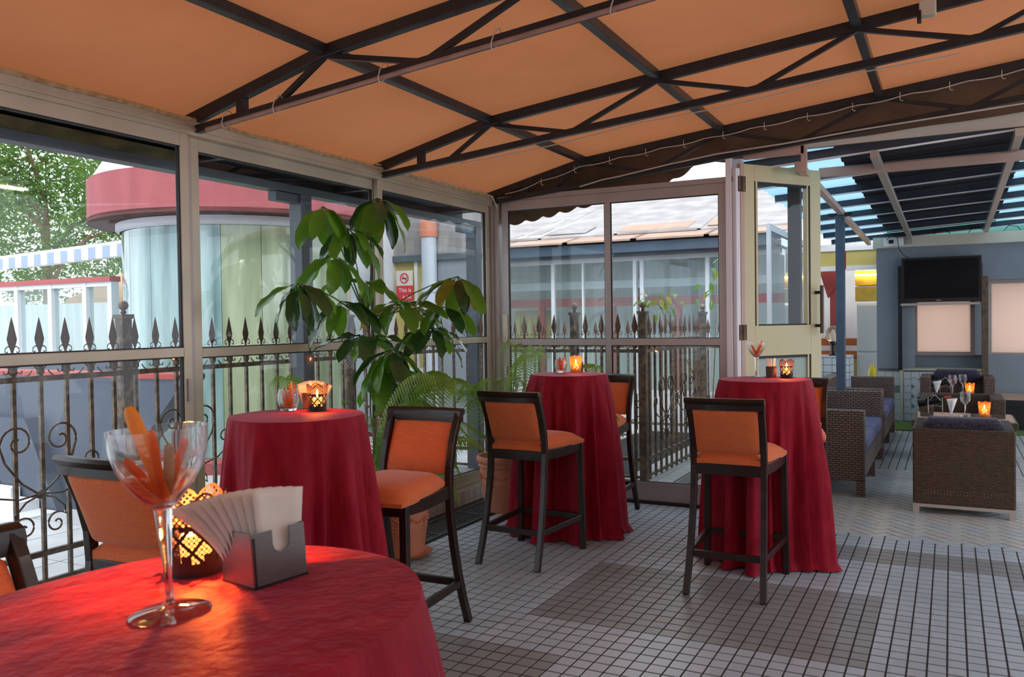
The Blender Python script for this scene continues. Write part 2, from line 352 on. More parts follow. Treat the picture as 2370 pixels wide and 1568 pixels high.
for i in range(-44, 46):
    for j in range(-80, 100):
        x = -.324+(i+.5)*PX; y = 4.887+(j+.5)*PY
        if not (-3.54 < x < 3.15 and -.6 < y < 13.1): continue
        if y > 6.27 and x > -1.42 and y < 9.0: continue
        if y > 6.60 and x < -1.42: continue
        if -3.50 < x < -3.17 and y < 6.45: continue
        if y > 12.15: continue
        grid.append((x, y, tile_kind(x, y)))
ranked = sorted(grid, key=lambda t: -vis(t)); near = [t for t in ranked[:300] if vis(t) > 0]; nearset = set(near)
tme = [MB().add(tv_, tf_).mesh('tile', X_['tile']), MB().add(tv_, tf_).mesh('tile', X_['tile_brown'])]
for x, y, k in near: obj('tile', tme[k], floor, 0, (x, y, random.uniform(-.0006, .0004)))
def field(items, m, z0=0.0):
    b = MB()
    for x, y, rot, hx, hy in items:
        c, s_ = math.cos(rot), math.sin(rot); V, F = tile_geo(hx, hy); dz = random.uniform(-.0004,.0003)+z0
        b.add([(x+c*a-s_*d, y+s_*a+c*d, z+dz) for a, d, z in V], F)
    o = b.obj('tile_field', m, floor); o['kind'] = 'stuff'; return o
hx, hy = (PX-GAP)/2, (PY-GAPY)/2
field([(x,y,0,hx,hy) for x,y,k in grid if k == 0 and (x,y,k) not in nearset and y < 9], X_['tile'])
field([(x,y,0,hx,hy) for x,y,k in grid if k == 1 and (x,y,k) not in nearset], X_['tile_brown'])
field([(x,y,0,hx,hy) for x,y,k in grid if k == 0 and y >= 9], X_['tile_pale'])
# herringbone tiles between the bar and the lounge
hb, hb2 = [], []; w = .082; c45 = math.cos(PI/4)
for i in range(-90, 90):
    for j in range(-90, 90):
        m_ = (i-j) % 4
        if m_ == 0: cx_, cy_, ax, ay = i+1, j+.5, w-.0028, w/2-.0028
        elif m_ == 2: cx_, cy_, ax, ay = i+.5, j, w/2-.0028, w-.0028
        else: continue
        X = (cx_-cy_)*w*c45; Y = (cx_+cy_)*w*c45+7.6
        if -1.5 < X < 3.1 and 6.20 < Y < 9.05:
            (hb2 if random.random() < .10 else hb).append((X, Y, PI/4, ax, ay))
field(hb, X_['tile_pale'], -.0005); field(hb2, X_['tile'], -.0005)
carpet = MB().box(-.95, 3.1, 12.18, 13.15, -.004, .012).obj('turf_strip', X_['grass']); tag(carpet, 'green artificial turf strip along the foot of the television wall', 'turf')

# ---- the bar's solid walls behind and beside the camera
for nm, bx_ in (('wall_front', (-3.7,3.3,-2.62,-2.5,-.05,3.5)), ('wall_right', (3.2,3.32,-2.6,2.4,-.05,3.5))):
    tag(MB().box(*bx_).obj(nm, X_['white_wall']), kind='structure')
# ---- kerb under the left windows and drain in front of it
kerb = MB().box(-4.0, -3.565, -2, 6.66, -.05, .112).obj('trim_1', X_['grout']); tag(kerb, kind='structure')
kt = MB().box(-.006, .004, -.047, .047, .003, .088).mesh('tile', X_['tile_pink']); ks = MB().box(-.006, .004, -.047, .047, -.019, .019).mesh('tile', X_['tile_pink'])
kp = MB().box(-.047, .047, -.047, .047, -.004, .005).mesh('tile', X_['tile_pale'])
for j in range(34):
    y = 3.2+j*.1
    obj('tile', kt, kerb, 0, (-3.563, y, .024)); obj('tile', ks, kerb, 0, (-3.563, y, .004)); obj('tile', kp, kerb, 0, (-3.612, y, .113))
dr = thing('drain_grate', 'long black slotted drain grate along the tiled kerb by the windows', 'drain')
f_ = MB()
for x0, x1 in ((-3.485,-3.455),(-3.215,-3.185)): f_.box(x0, x1, 2.4, 6.40, -.02, .004)
for k in range(7): f_.box(-3.455, -3.215, 2.4+k*.66, 2.44+k*.66, -.02, .003)
f_.obj('frame', X_['steel'], dr)
bar_me = MB().box(-.007, .007, 2.44, 6.40, -.03, .001).mesh('slat', X_['steel'])
for k in range(6): obj('slat', bar_me, dr, 0, (-3.437+k*.0402, 0, 0))
pit = MB().box(-3.455, -3.215, 2.4, 6.4, -.055, -.045).obj('channel', X_['gasket'], dr)

# ---- left glazed wall: three sliding panels in an aluminium frame
XL = -3.66
def leaf_frame(root, a, b, z0, z1, zm, axis, off, wd=.055, dp=.04, m='alu', glass='pane', mids=(), mh=.05, bot=.10, top=.07, gas=True):
    """glazed leaf between a and b along axis ('y' for left wall at x=off, 'x' for back wall at y=off)"""
    def B(u0, u1, v0, v1, d=dp, o_=0):
        return MB().box(off-d/2+o_, off+d/2+o_, u0, u1, v0, v1) if axis == 'y' else MB().box(u0, u1, off-d/2+o_, off+d/2+o_, v0, v1)
    for u in [(a, a+wd), (b-wd, b)]: B(u[0], u[1], z0, z1).obj('stile', X_[m], root, bevel=.003)
    us = [a+wd]+[v for mm in mids for v in (mm-.025, mm+.025)]+[b-wd]
    for mm in mids: B(mm-.025, mm+.025, z0+bot, z1-top).obj('mullion', X_[m], root, bevel=.003)
    B(a+wd, b-wd, z1-top, z1).obj('rail', X_[m], root, bevel=.003); B(a+wd, b-wd, z0, z0+bot).obj('rail', X_[m], root, bevel=.003)
    for i in range(0, len(us), 2):
        u0, u1 = us[i], us[i+1]
        if zm: B(u0, u1, zm-mh/2, zm+mh/2).obj('rail', X_[m], root, bevel=.003)
        zz = [z0+bot, zm-mh/2, zm+mh/2, z1-top] if zm else [z0+bot, z1-top]
        for k in range(0, len(zz), 2):
            B(u0-.004, u1+.004, zz[k]-.004, zz[k+1]+.004, .006).obj('pane', X_[glass], root)
            if gas:
                q = .006
                for e in ((u0, u0+q, zz[k], zz[k+1]), (u1-q, u1, zz[k], zz[k+1]), (u0, u1, zz[k], zz[k]+q), (u0, u1, zz[k+1]-q, zz[k+1])):
                    B(e[0], e[1], e[2], e[3], .022).obj('gasket', X_['gasket'], root)
w1 = struct('window_1'); leaf_frame(w1, 1.30, 3.245, .13, 2.525, 1.362, 'y', XL+.03)
w2 = struct('window_2'); leaf_frame(w2, 3.30, 4.985, .13, 2.525, 1.352, 'y', XL-.015)
w3 = struct('window_3'); leaf_frame(w3, 4.93, 6.56, .13, 2.525, 1.345, 'y', XL+.03)
w0 = struct('window_4'); leaf_frame(w0, -1.5, 1.29, .13, 2.525, 1.362, 'y', XL-.015)
MB().box(XL-.016, XL+.02, 3.255, 3.29, .13, 2.5).obj('jamb', X_['alu_pink'], w2)
lk = MB().box(XL+.05, XL+.062, 3.205, 3.222, 1.10, 1.22).obj('latch', X_['alu_pink'], w1)
tt = MB().box(XL-.06, XL+.065, -1.5, 6.70, 2.522, 2.60)
tt.box(XL+.02, XL+.075, -1.5, 6.70, 2.545, 2.557); tt = tt.obj('trim_2', X_['alu']); tag(tt, kind='structure')
sl = MB().sweep([(XL+.06, y*.2-1.5, 2.603+.004*math.sin(y*2.1)) for y in range(42)], .045, .026, n=6).obj('trim_3', mat('aged_sealant', (.42,.29,.12), (.60,.48,.30), 25, rough=.7, bump=.5), smooth=True); tag(sl, kind='structure')
tb = MB().box(XL-.06, XL+.07, -1.5, 6.66, .11, .132).box(XL+.045, XL+.07, -1.5, 6.66, .13, .15).obj('trim_4', X_['alu']); tag(tb, kind='structure')
cp = MB().box(-3.70, -3.59, 6.58, 6.70, 0, 2.60).box(-3.59, -3.545, 6.60, 6.69, 0, 2.58).obj('trim_5', X_['alu_pink'], bevel=.004); tag(cp, kind='structure')

# ---- back glazed wall
YB = 6.65
d1 = struct('door_1'); leaf_frame(d1, -3.52, -1.545, .02, 2.56, 1.318, 'x', YB, wd=.06, m='alu_pink', mids=(-2.53,), mh=.055, bot=.15, top=.085)
MB().box(-3.515, -3.47, YB-.035, YB-.02, 1.32, 1.56).obj('hinge', X_['alu'], d1)
MB().box(-3.50, -3.485, YB-.04, YB-.02, 1.03, 1.11).obj('lock', X_['alu'], d1)
p6 = MB().box(-1.545, -1.50, 6.61, 6.69, 0, 2.76).box(-1.50, -1.43, 6.67, 6.74, 0, 2.74).obj('trim_6', X_['alu_white'], bevel=.004); tag(p6, kind='structure')
p7 = MB().box(-3.55, -1.5, 6.62, 6.68, 2.56, 2.60).obj('trim_7', X_['alu_pink']); tag(p7, kind='structure')
MB().box(-3.55, -1.5, 6.60, 6.70, -.004, .022).obj('sill', X_['gasket'], d1)
# folded narrow leaf and the open cream leaf
d2 = struct('door_2'); d2.location = (-1.435, 6.70, 0); d2.rotation_euler = (0,0,math.atan2(.66,.475))
def D(u0,u1,z0,z1,v0=-.02,v1=.02): return MB().box(u0,u1,v0,v1,z0,z1)
LW = .815
D(0,.105,.02,2.70).obj('stile', X_['alu_cream'], d2, bevel=.003); D(LW-.115,LW,.02,2.70).obj('stile', X_['alu_cream'], d2, bevel=.003)
for z0,z1 in ((2.57,2.70),(1.20,1.44),(.02,.16)): D(.105,LW-.115,z0,z1).obj('rail', X_['alu_cream'], d2, bevel=.003)
for z0,z1,gm in ((1.44,2.57,'pane'),(.16,1.20,'pane_frost')):
    D(.10,LW-.11,z0,z1,-.004,.004).obj('pane', X_[gm], d2)
    for e in ((.105,.117,z0,z1),(LW-.14,LW-.115,z0,z1),(.105,LW-.115,z0,z0+.012),(.105,LW-.115,z1-.02,z1)):
        D(*e,-.014,.014).obj('gasket', X_['gasket'], d2)
    for e in ((.117,.135,z0,z1),(LW-.155,LW-.14,z0,z1)): D(*e,-.022,.022).obj('bead', X_['alu_cream'], d2)
hd = MB().sweep([(LW-.06,-.085,1.37),(LW-.06,-.085,1.76)], .032, n=12).obj('handle', mat('dark_bronze_handle',(.10,.07,.06),rough=.3,metal=.6), d2, smooth=True)
MB().box(LW-.07,LW-.05,-.085,-.02,1.42,1.445).box(LW-.07,LW-.05,-.085,-.02,1.69,1.715).obj('bracket', X_['blk'], hd)
MB().box(-.045,-.005,-.03,.03,.02,2.70).obj('stile', X_['rail_pink'], d2, bevel=.003); MB().box(-.09,-.05,-.03,.03,.02,2.66).obj('stile', X_['alu_white'], d2, bevel=.003)
for z in (2.48, 1.33, .35):
    hg = MB().box(-.07,.005,-.034,-.028,z,z+.12).sweep([(-.032,-.036,z),(-.032,-.036,z+.12)], .014, n=8).obj('hinge', X_['rust'], d2)
    MB().ball((-.055,-.036,z+.03),.004,6,4).ball((-.055,-.036,z+.09),.004,6,4).ball((-.012,-.036,z+.06),.004,6,4).obj('screw', X_['satin'], hg)
trk = MB().box(-.96, 3.1, 7.38, 7.45, 2.655, 2.715).box(-.96, 3.1, 7.40, 7.43, 2.715, 2.73).obj('door_track', X_['rail_pink']); tag(trk, 'pinkish aluminium folding-door track running across the lounge opening', 'door track')
# frame and transom above the doorway, dark bracket column
tr_ = MB().box(-1.43, -.98, 6.72, 6.77, 2.74, 2.80).box(-1.0, -.96, 6.72, 6.77, 2.60, 2.80).obj('trim_8', X_['rail_pink']); tag(tr_, kind='structure')

# ---- canopy over the bar
def zup(x):
    pts = [(-3.80,2.57),(-3.66,2.605),(-2.72,2.835),(-1.57,2.962),(-.445,3.078),(.69,3.195),(1.9,3.30),(3.3,3.40)]
    for (a,za),(b,zb) in zip(pts, pts[1:]):
        if x <= b: return za+(zb-za)*(x-a)/(b-a)
    return pts[-1][1]
TY = [-1.74, -.06, 1.62, 3.30, 4.98, 6.62]
cl = MB()
xs = [-3.78+i*.118 for i in range(60)]; ys = [-1.8+j*.105 for j in range(82)]
def zc(x, y):
    z = zup(x)+.045
    ph = ((y-3.30)/1.68) % 1.0; fx = 1.0
    kx = [-3.66,-2.72,-1.57,-.445,.69,1.9,3.3]
    for a, b in zip(kx, kx[1:]):
        if a <= x <= b: fx = math.sin(PI*(x-a)/(b-a))
    return z-.012*math.sin(PI*ph)*fx+.004*math.sin(x*5+y*3.1)*math.sin(y*4.3-x*2)*fx
n0 = len(ys)
cl.add([(x,y,zc(x,y)) for x in xs for y in ys], [(i*n0+j, i*n0+j+1, (i+1)*n0+j+1, (i+1)*n0+j) for i in range(len(xs)-1) for j in range(n0-1)])
ceil = cl.obj('ceiling', X_['canvas'], smooth=True); tag(ceil, kind='structure')
for k, y in enumerate((3.42,)):       # stitched seams of the canvas
    MB().sheet(lambda u, v: (-3.7+u*6.8, y+v*.012+.05*u, zc(-3.7+u*6.8, y)-.004), 50, 1).obj('seam', X_['canvas'], ceil)
def truss(y, label):
    t = thing('roof_truss', label, 'truss', (0,y,0), 0, 'steel trusses under the canvas canopy')
    up = [(-3.74,2.59),(-2.72,2.835),(-1.57,2.962),(-.445,3.078),(.69,3.195),(1.9,3.30),(3.2,3.39)]
    for (a,za),(b,zb) in zip(up, up[1:]): MB().bar((a,0,za),(b,0,zb),.042,.062).obj('upper_chord', X_['steel'], t, bevel=.004)
    lo = lambda x: 2.562+.0962*(x+3.55)
    MB().bar((-3.60,0,lo(-3.6)),(3.2,0,lo(3.2)),.042,.042).obj('lower_chord', X_['steel'], t, bevel=.004)
    low = [-3.05,-2.14,-1.005,.12,1.3,2.5]; nod = [-2.72,-1.57,-.445,.69,1.9]
    for i, x in enumerate(nod):
        z = zup(x)-.02
        MB().bar((x,0,z),(low[i],0,lo(low[i])),.026,.026).obj('web', X_['steel'], t); MB().bar((x,0,z),(low[i+1],0,lo(low[i+1])),.026,.026).obj('web', X_['steel'], t)
    MB().bar((-3.27,0,lo(-3.27)),(-3.27,0,zup(-3.27)),.045,.045).obj('post', X_['steel'], t)
    return t
for y, lab in ((1.62,'black steel roof truss over the near bar tables'),(3.30,'black steel truss nearest in view, reaching the wall above the gap between the left panes'),(4.98,'black steel truss crossing the middle of the orange canopy'),(6.62,'black steel end truss above the back glazed wall')): truss(y, lab)
for x, lab in ((-2.72,'dark steel purlin nearest the left windows under the canopy'),(-1.57,'paint-worn dark steel purlin through the middle of the canopy'),(-.445,'dark steel purlin at the right of the canopy in view'),(.69,'dark steel purlin far right of the canopy, out towards the open side'),(1.9,'dark steel purlin by the open side of the canopy')):
    z = zup(x); p_ = MB().bar((x,-1.8,z+.008),(x,6.62,z+.008),.052,.052).obj('roof_purlin', X_['steel'], bevel=.004); tag(p_, lab, 'purlin', 'purlins under the canvas canopy')
# white rope along the near truss, cables and hooks
def cable(name, pts, r, m, label, cat, grp=None):
    o = MB().sweep(pts, r, n=6).obj(name, m, smooth=True); return tag(o, label, cat, grp)
wire = mat('grey_white_cable', (.55,.50,.45), rough=.6)
lo = lambda x: 2.562+.0962*(x+3.55)
conduit = cable('conduit', [(-3.5+i*.25, 3.268, lo(-3.5+i*.25)-.026) for i in range(25)], .022, mat('pinkish_conduit',(.40,.27,.23),(.30,.2,.17),9,rough=.5), 'pinkish plastic conduit tied under the nearest roof truss', 'conduit')
for x in (-3.35,-3.0,-2.35,-1.75,-1.2): MB().sweep([(x+.02*math.cos(t*.7), 3.268+.03*math.sin(t*.7)-.0, lo(x)-.005+.042*math.cos(t*.7)) for t in range(10)], .006, n=5).obj('cable_tie', wire, conduit)
cb1 = cable('cable', [(-2.95+i*.25, 4.95, lo(-2.95+i*.25)-.045-.02*math.sin(PI*((i%5)/5))) for i in range(13)], .007, wire, 'thin pale cable strung below the middle roof truss', 'cable', 'cables under the canopy')
eh = []
for i in range(70):
    x = -3.45+i*.07; eh.append((x, 6.57, zup(x)-.042-.016*abs(math.sin(i*.62))))
cb2 = cable('cable', eh, .008, wire, 'pale looping lacing cord along the end truss over the back wall', 'cable', 'cables under the canopy')
hk = MB().sweep([(0,0,.05),(0,0,.0),(.010,0,-.010),(.022,0,-.006)], .006, n=5).mesh('hook', wire)
for i in range(12): obj('hook', hk, cb2, 0, (-3.1+i*.31, 6.57, zup(-3.1+i*.31)-.072))
cb3 = cable('cable', [(-2.75,6.58,2.62),(-2.55,6.58,2.66),(-2.4,6.58,2.675),(-2.0,6.58,2.73),(-1.6,6.58,2.775),(-1.1,6.58,2.80),(-.6,6.58,2.84),(.45,6.58,2.90),(1.5,6.58,2.96)], .012, wire, 'pale cable sloping up across the dark valance over the back wall', 'cable', 'cables under the canopy')
cb4 = cable('cable', [(-3.60,4.9+.1*i,2.625+.01*math.sin(i*2.2)) for i in range(17)]+[(-3.57,6.55,2.60),(-3.55,6.58,2.53),(-3.54,6.59,2.49)], .012, wire, 'pale cable run along the top of the left window frame to the corner', 'cable', 'cables under the canopy')
jb = thing('junction_box', 'small beige junction box clamped on the middle truss at the top right', 'box', (-.10,4.94,3.085)); MB().box(-.04,.04,-.03,.03,-.03,.05).obj('body', X_['beige'], jb, bevel=.006); MB().box(-.05,-.03,-.034,.034,-.05,.0).obj('bracket', X_['blk'], jb)
# brown valance of the canopy's end
vb = [(-3.62,2.39),(-3.53,2.40),(-3.16,2.45),(-2.28,2.60),(-2.13,2.62),(-1.80,2.79),(-1.59,2.75),(-1.03,2.83),(.45,2.90),(3.2,3.10)]
def zb(x):
    for (a,za),(b,z_) in zip(vb, vb[1:]):
        if x <= b: return za+(z_-za)*(x-a)/(b-a)
    return 3.1
def val(u, v):
    x = -3.62+u*6.7; lo_ = zb(x)-.03*abs(math.sin(x*PI/.17))*(1 if x < -1.85 else 0); return (x, 6.86-.16*v+.012*math.sin(x*9)*(1-v), lo_+(zup(x)+.045-lo_)*v)
va = MB().sheet(val, 320, 5).obj('canopy_valance', X_['canvas_dark'], smooth=True); tag(va, 'dark brown scalloped canvas valance hanging at the canopy end', 'valance')
va.modifiers.new('thickness','SOLIDIFY').thickness = .004
# ================================================================== BAR STOOLS
def make_stool():
    t = thing('bar_stool', '', 'bar stool', (0,0,0), 0, 'orange upholstered bar stools')
    L_, O_ = X_['lacquer'], X_['orange']
    rear = [(.205,.0,0),(.2,.045,.13),(.196,.085,.27),(.193,.118,.42),(.19,.14,.56),(.19,.150,.69),(.19,.142,.80),(.19,.112,.91),(.192,.075,1.0),(.194,.05,1.05)]
    for s in (-1,1): MB().sweep([(s*x,y,z) for x,y,z in rear], .034, .036, up=(0,1,0)).obj('leg', L_, t, bevel=.004)
    for s in (-1,1): MB().sweep([(s*.232,.605,0),(s*.226,.60,.36),(s*.222,.595,.70)], .036, .036, up=(0,1,0)).obj('leg', L_, t, bevel=.004)
    # seat rails: dipped side rails, straight back rail, bowed front rail
    for s in (-1,1): MB().sweep([(s*(.185+.035*i/8), .15+.445*i/8, .682-.018*math.sin(PI*i/8)*.6+.006*(i/8)) for i in range(9)], .028, .062).obj('seat_rail', L_, t, bevel=.004)
    MB().sweep([(-.19+.38*i/8, .150-.008*math.sin(PI*i/8), .672) for i in range(9)], .028, .062).obj('seat_rail', L_, t, bevel=.004)
    MB().sweep([(-.225+.45*i/8, .598+.022*math.sin(PI*i/8), .685) for i in range(9)], .028, .06).obj('seat_rail', L_, t, bevel=.004)
    # stretchers
    st = [((-.198,.07,.215),(.198,.07,.215)),((-.228,.602,.215),(.228,.602,.215)),((-.198,.07,.215),(-.228,.602,.215)),((.198,.07,.215),(.228,.602,.215))]
    for a, b in st: MB().bar(a, b, .024, .036).obj('stretcher', L_, t, bevel=.003)
    # cushion
    def cu(u, v):
        y = .135+.50*u; hw = .175+.062*min(1, u*1.25); x = (v*2-1)*hw
        e = max(0, 1-abs(v*2-1)**6)*max(0, 1-abs(u*2-1)**8); zt = .728+.052*e+.012*math.cos((u-.5)*PI)-.010*u
        return (x, y+.018*math.sin(PI*v)*u, zt)
    b = MB().sheet(cu, 16, 16); n = 17
    ring = [(i,0) for i in range(17)]+[(16,j) for j in range(1,17)]+[(i,16) for i in range(15,-1,-1)]+[(0,j) for j in range(15,0,-1)]
    base = len(b.v); 
    for i, j in ring:
        x, y, z = b.v[i*n+j]; b.v.append((x*.985, y, .700))
    for k in range(len(ring)):
        k2 = (k+1) % len(ring); a, c = ring[k], ring[k2]; b.f.append((a[0]*n+a[1], base+k, base+k2, c[0]*n+c[1]))
    b.f.append(tuple(base+k for k in range(len(ring))))
    b.obj('seat', O_, t, smooth=True)
    # padded back
    def yb(z): return .150-(z-.755)*.30-(z-.755)**2*.35
    bb = MB(); pr = [(-.5,0),(-.5,.9),(-.46,1),(.46,1),(.5,.9),(.5,-.9),(.46,-1),(-.46,-1),(-.5,-.9)]
    rows = [0,.03,.1,.3,.5,.7,.9,.97,1]; first = True; N = 20
    for r in rows:
        z = .764+.243*r; wv = .345*(1-.05*(1 if r in (0,1) else 0)); th = .024 if r in (0,1) else (.036 if r in (.03,.97) else .046+.012*math.sin(PI*r))
        for k in range(N):
            a = 2*PI*k/N; cx = math.copysign(abs(math.cos(a))**.35, math.cos(a)); sy = math.copysign(abs(math.sin(a))**.5, math.sin(a))
            x = cx*wv/2; bb.v.append((x, yb(z)+sy*th/2*(1-.25*abs(cx)**4)-.014*(1-(x/.19)**2), z))
    for i in range(len(rows)-1):
        for k in range(N): bb.f.append((i*N+k, i*N+(k+1)%N, (i+1)*N+(k+1)%N, (i+1)*N+k))
    bb.f.append(tuple(reversed(range(N)))); bb.f.append(tuple(range((len(rows)-1)*N, len(rows)*N)))
    bb.obj('backrest', O_, t, smooth=True)
    # rolled crest rail, bowed backwards
    cr = MB(); prof = [(-.020,-.034),(.016,-.034),(.018,.0),(.012,.020),(-.006,.031),(-.030,.030),(-.040,.018),(-.034,.004),(-.020,-.004)]
    K = 13
    for i in range(K):
        u = i/(K-1)*2-1; x = u*.213; yo = .058-.022*(1-u*u)
        for y, z in prof: cr.v.append((x, yo+y, 1.043+z))
    m_ = len(prof)
    for i in range(K-1):
        for k in range(m_): cr.f.append((i*m_+k, i*m_+(k+1)%m_, (i+1)*m_+(k+1)%m_, (i+1)*m_+k))
    cr.f.append(tuple(reversed(range(m_)))); cr.f.append(tuple(range((K-1)*m_, K*m_)))
    cr.obj('crest_rail', L_, t, smooth=True)
    return t
stool = make_stool()
spots = [(-1.08,4.50,.015,'orange bar stool seen from behind in front of the right-hand red table'),
         (-2.40,4.53,-.03,'orange bar stool seen from behind, left of the central red table'),
         (-2.355,3.63,PI+.03,'orange bar stool facing the camera between the left red table and the planters'),
         (-2.41,6.385,PI,'orange bar stool half hidden behind the central red table'),
         (-.975,6.32,PI+.04,'orange bar stool peeking out behind the right-hand red table'),
         (-2.46,1.79,.05,'orange bar stool by the fence seen from behind the martini-style glass'),
         (-1.85,.93,-PI/2+.12,'dark stool back cut off by the left edge beside the foreground table')]
for i, (x, y, a, lab) in enumerate(spots):
    s_ = stool if i == 0 else copy_tree(stool)
    s_.location = (x,y,0); s_.rotation_euler = (0,0,a); s_['label'] = lab

# ================================================================== COCKTAIL TABLES AND CLOTHS
def table(c, r, label, MT=None):
    t = thing('cocktail_table', label, 'table', (c[0],c[1],0), 0, 'round cocktail tables')
    MB().lathe([(.001,1.098),(r-.012,1.098),(r-.012,1.118),(.001,1.118)], 40).obj('tabletop', X_['lacquer'], t)
    MB().lathe([(.03,.03),(.03,1.098)], 16).obj('pole', X_['brushed'], t); MB().lathe([(.20,.003),(.20,.012),(.05,.035),(.03,.06)], 28).obj('base', X_['brushed'], t)
    return t
def cloth(c, r, label, seed, hem=.40, dents=(), ztop=1.1235, loc=None):
    rnd = random.Random(seed); NT, NZ = 168, 26
    ph = [rnd.uniform(0, 2*PI) for _ in range(6)]
    def fold(a): 
        v = .60*math.cos(10*a+ph[0]+.9*math.sin(2*a+ph[4]))+.40*math.cos(17*a+ph[1]+.9*math.sin(3*a+ph[5]))+.12*math.cos(29*a+ph[2])
        return math.copysign(abs(v)**.7, v)-.25
    def hr(a):
        h = hem+.018*math.sin(2*a+ph[3])
        for da, wd, rr in dents:
            d = (a-da+PI) % (2*PI)-PI; h = h+(rr-h)*math.exp(-(d/wd)**2)
        return h
    b = MB(); b.v.append((0,0,ztop))
    rings = []
    for k in range(1, 8):
        rr = r*k/7; st = len(b.v)
        for i in range(NT):
            a = 2*PI*i/NT; wr = .0012*math.sin(a*5+k*1.7)*math.sin(k*.9+a*3)
            b.v.append((rr*math.cos(a), rr*math.sin(a), ztop+wr-(.002 if k == 7 else 0)))
        rings.append(st)
    for j in range(1, NZ+1):
        t = j/NZ; st = len(b.v)
        for i in range(NT):
            a = 2*PI*i/NT; H = hr(a); e = t**.75
            am = .088*min(1, t*1.9)**.95*(.10+.90*max(0, min(1, (H-r+.01)/.12))); R_ = r+.004+(H-r)*e*.9+am*fold(a)
            R_ = max(R_, r*.90+.01)
            z = ztop-.004-(ztop-.016)*t
            if j == 1: z = ztop-.012; R_ = r+.004+.002*fold(a)
            if t > .965: R_ += (.020+.02*max(0,fold(a+.5)))*(t-.965)/.035; z = .008+.010*max(0,fold(a*1.0+.3))*(1 if t>.99 else 2)
            b.v.append((R_*math.cos(a), R_*math.sin(a), z))
        rings.append(st)
    for i in range(NT): b.f.append((0, 1+i, 1+(i+1)%NT))
    for s0, s1 in zip(rings, rings[1:]):
        for i in range(NT): b.f.append((s0+i, s1+i, s1+(i+1)%NT, s0+(i+1)%NT))
    o = b.obj('tablecloth', X_['velvet'], smooth=True, loc=(c[0],c[1],0)); return tag(o, label, 'tablecloth', 'red velvet tablecloths')
D_ = math.radians
tl, tm, tr3 = (-2.437,2.734), (-2.417,5.54), (-1.025,5.38)
table(tl, .275, 'round cocktail table under the red cloth beside the left windows'); table(tm, .27, 'round cocktail table under the red cloth in front of the back glazed wall')
table(tr3, .276, 'round cocktail table under the red cloth nearest the open cream door')
cloth(tl, .275, 'floor-length red velvet cloth on the left table beside the windows', 3, .385, ((D_(45),.30,.34),(D_(119),.30,.28),(D_(-58),.28,.31),(D_(-122),.28,.33)))
cloth(tm, .27, 'floor-length red velvet cloth on the central table before the back glazed wall', 5, .40, ((D_(44),.3,.285),(D_(131),.3,.275)))
cloth(tr3, .276, 'floor-length red velvet cloth on the right table by the open cream door', 11, .385, ((D_(-134),.26,.305),(D_(-55),.26,.265),(D_(50),.3,.34),(D_(119),.3,.32)))
# foreground table: it stands slightly askew
C1 = Vector((-.9113,.7686,0)); TILT = Matrix.Translation((C1.x,C1.y,1.125)) @ Matrix.Rotation(-D_(3), 4, Vector((-math.sin(YAW),math.cos(YAW),0))) @ Matrix.Rotation(YAW, 4, 'Z')
t1 = table((0,0), .325, 'round cocktail table under the red cloth in the near left corner'); c1 = cloth((0,0), .331, 'red velvet cloth on the large foreground table at lower left', 8, .43, ((D_(150),.5,.36),))
for o in (t1, c1): o.matrix_world = TILT @ Matrix.Translation((0,0,-1.1235))

# ================================================================== TABLETOP THINGS
def place(o, mw): o.matrix_world = mw; return o
def AT(x, y, z, rz=0): return Matrix.Translation((x,y,z)) @ Matrix.Rotation(rz, 4, 'Z')
def T1(x, y, rz=0, dz=0): return TILT @ Matrix.Translation((x,y,dz)) @ Matrix.Rotation(rz, 4, 'Z')
ZT = 1.1252
def lace_mesh(m, H=.118, r0=.037, r1=.047, hi=False):
    NT = 192; NZ = 80; b = MB()
    for j in range(NZ+1):
        z = H*j/NZ; r = r0+(r1-r0)*(j/NZ)**1.2
        for i in range(NT): a = 2*PI*i/NT; b.v.append((r*math.cos(a), r*math.sin(a), z))
    for j in range(NZ):
        q = (j+.5)/NZ
        for i in range(NT):
            top = .86+.14*abs(math.cos(3*2*PI*(i+.5)/NT))
            if q > top: continue
            hole = False
            if .17 < q < .56:
                d1_, d2_ = (i+j) % 24, (i-j) % 24
                lower = q < .27 and (i % 24) > 12
                hole = d1_ > 3 and d2_ > 3 and d1_ % 5 != 3 and d2_ % 5 != 3 and not lower
            elif .63 < q < top-.03: hole = (i+j) % 6 > 1 and (i-j) % 6 > 1
            elif .56 <= q <= .60: hole = i % 24 in (10,11,12,13)
            if not hole: b.f.append((j*NT+i, j*NT+(i+1)%NT, (j+1)*NT+(i+1)%NT, (j+1)*NT+i))
    b.f.append(tuple(reversed(range(NT))))
    return b.mesh('lace_shell', m, True)
LM = lace_mesh(X_['lace']); LP = lace_mesh(X_['lace_pale'])
wax_me = MB().lathe([(.001,.003),(.021,.003),(.021,.052),(.018,.056),(.004,.053),(.001,.053)], 20).mesh('wax', X_['wax'], True)
fl_me = MB().lathe([(.0008,.0),(.0042,.006),(.0052,.013),(.0036,.022),(.0004,.034)], 10).mesh('flame', X_['flame'], True)
wk_me = MB().lathe([(.0007,0),(.0007,.010)], 6).mesh('wick', X_['blk'])
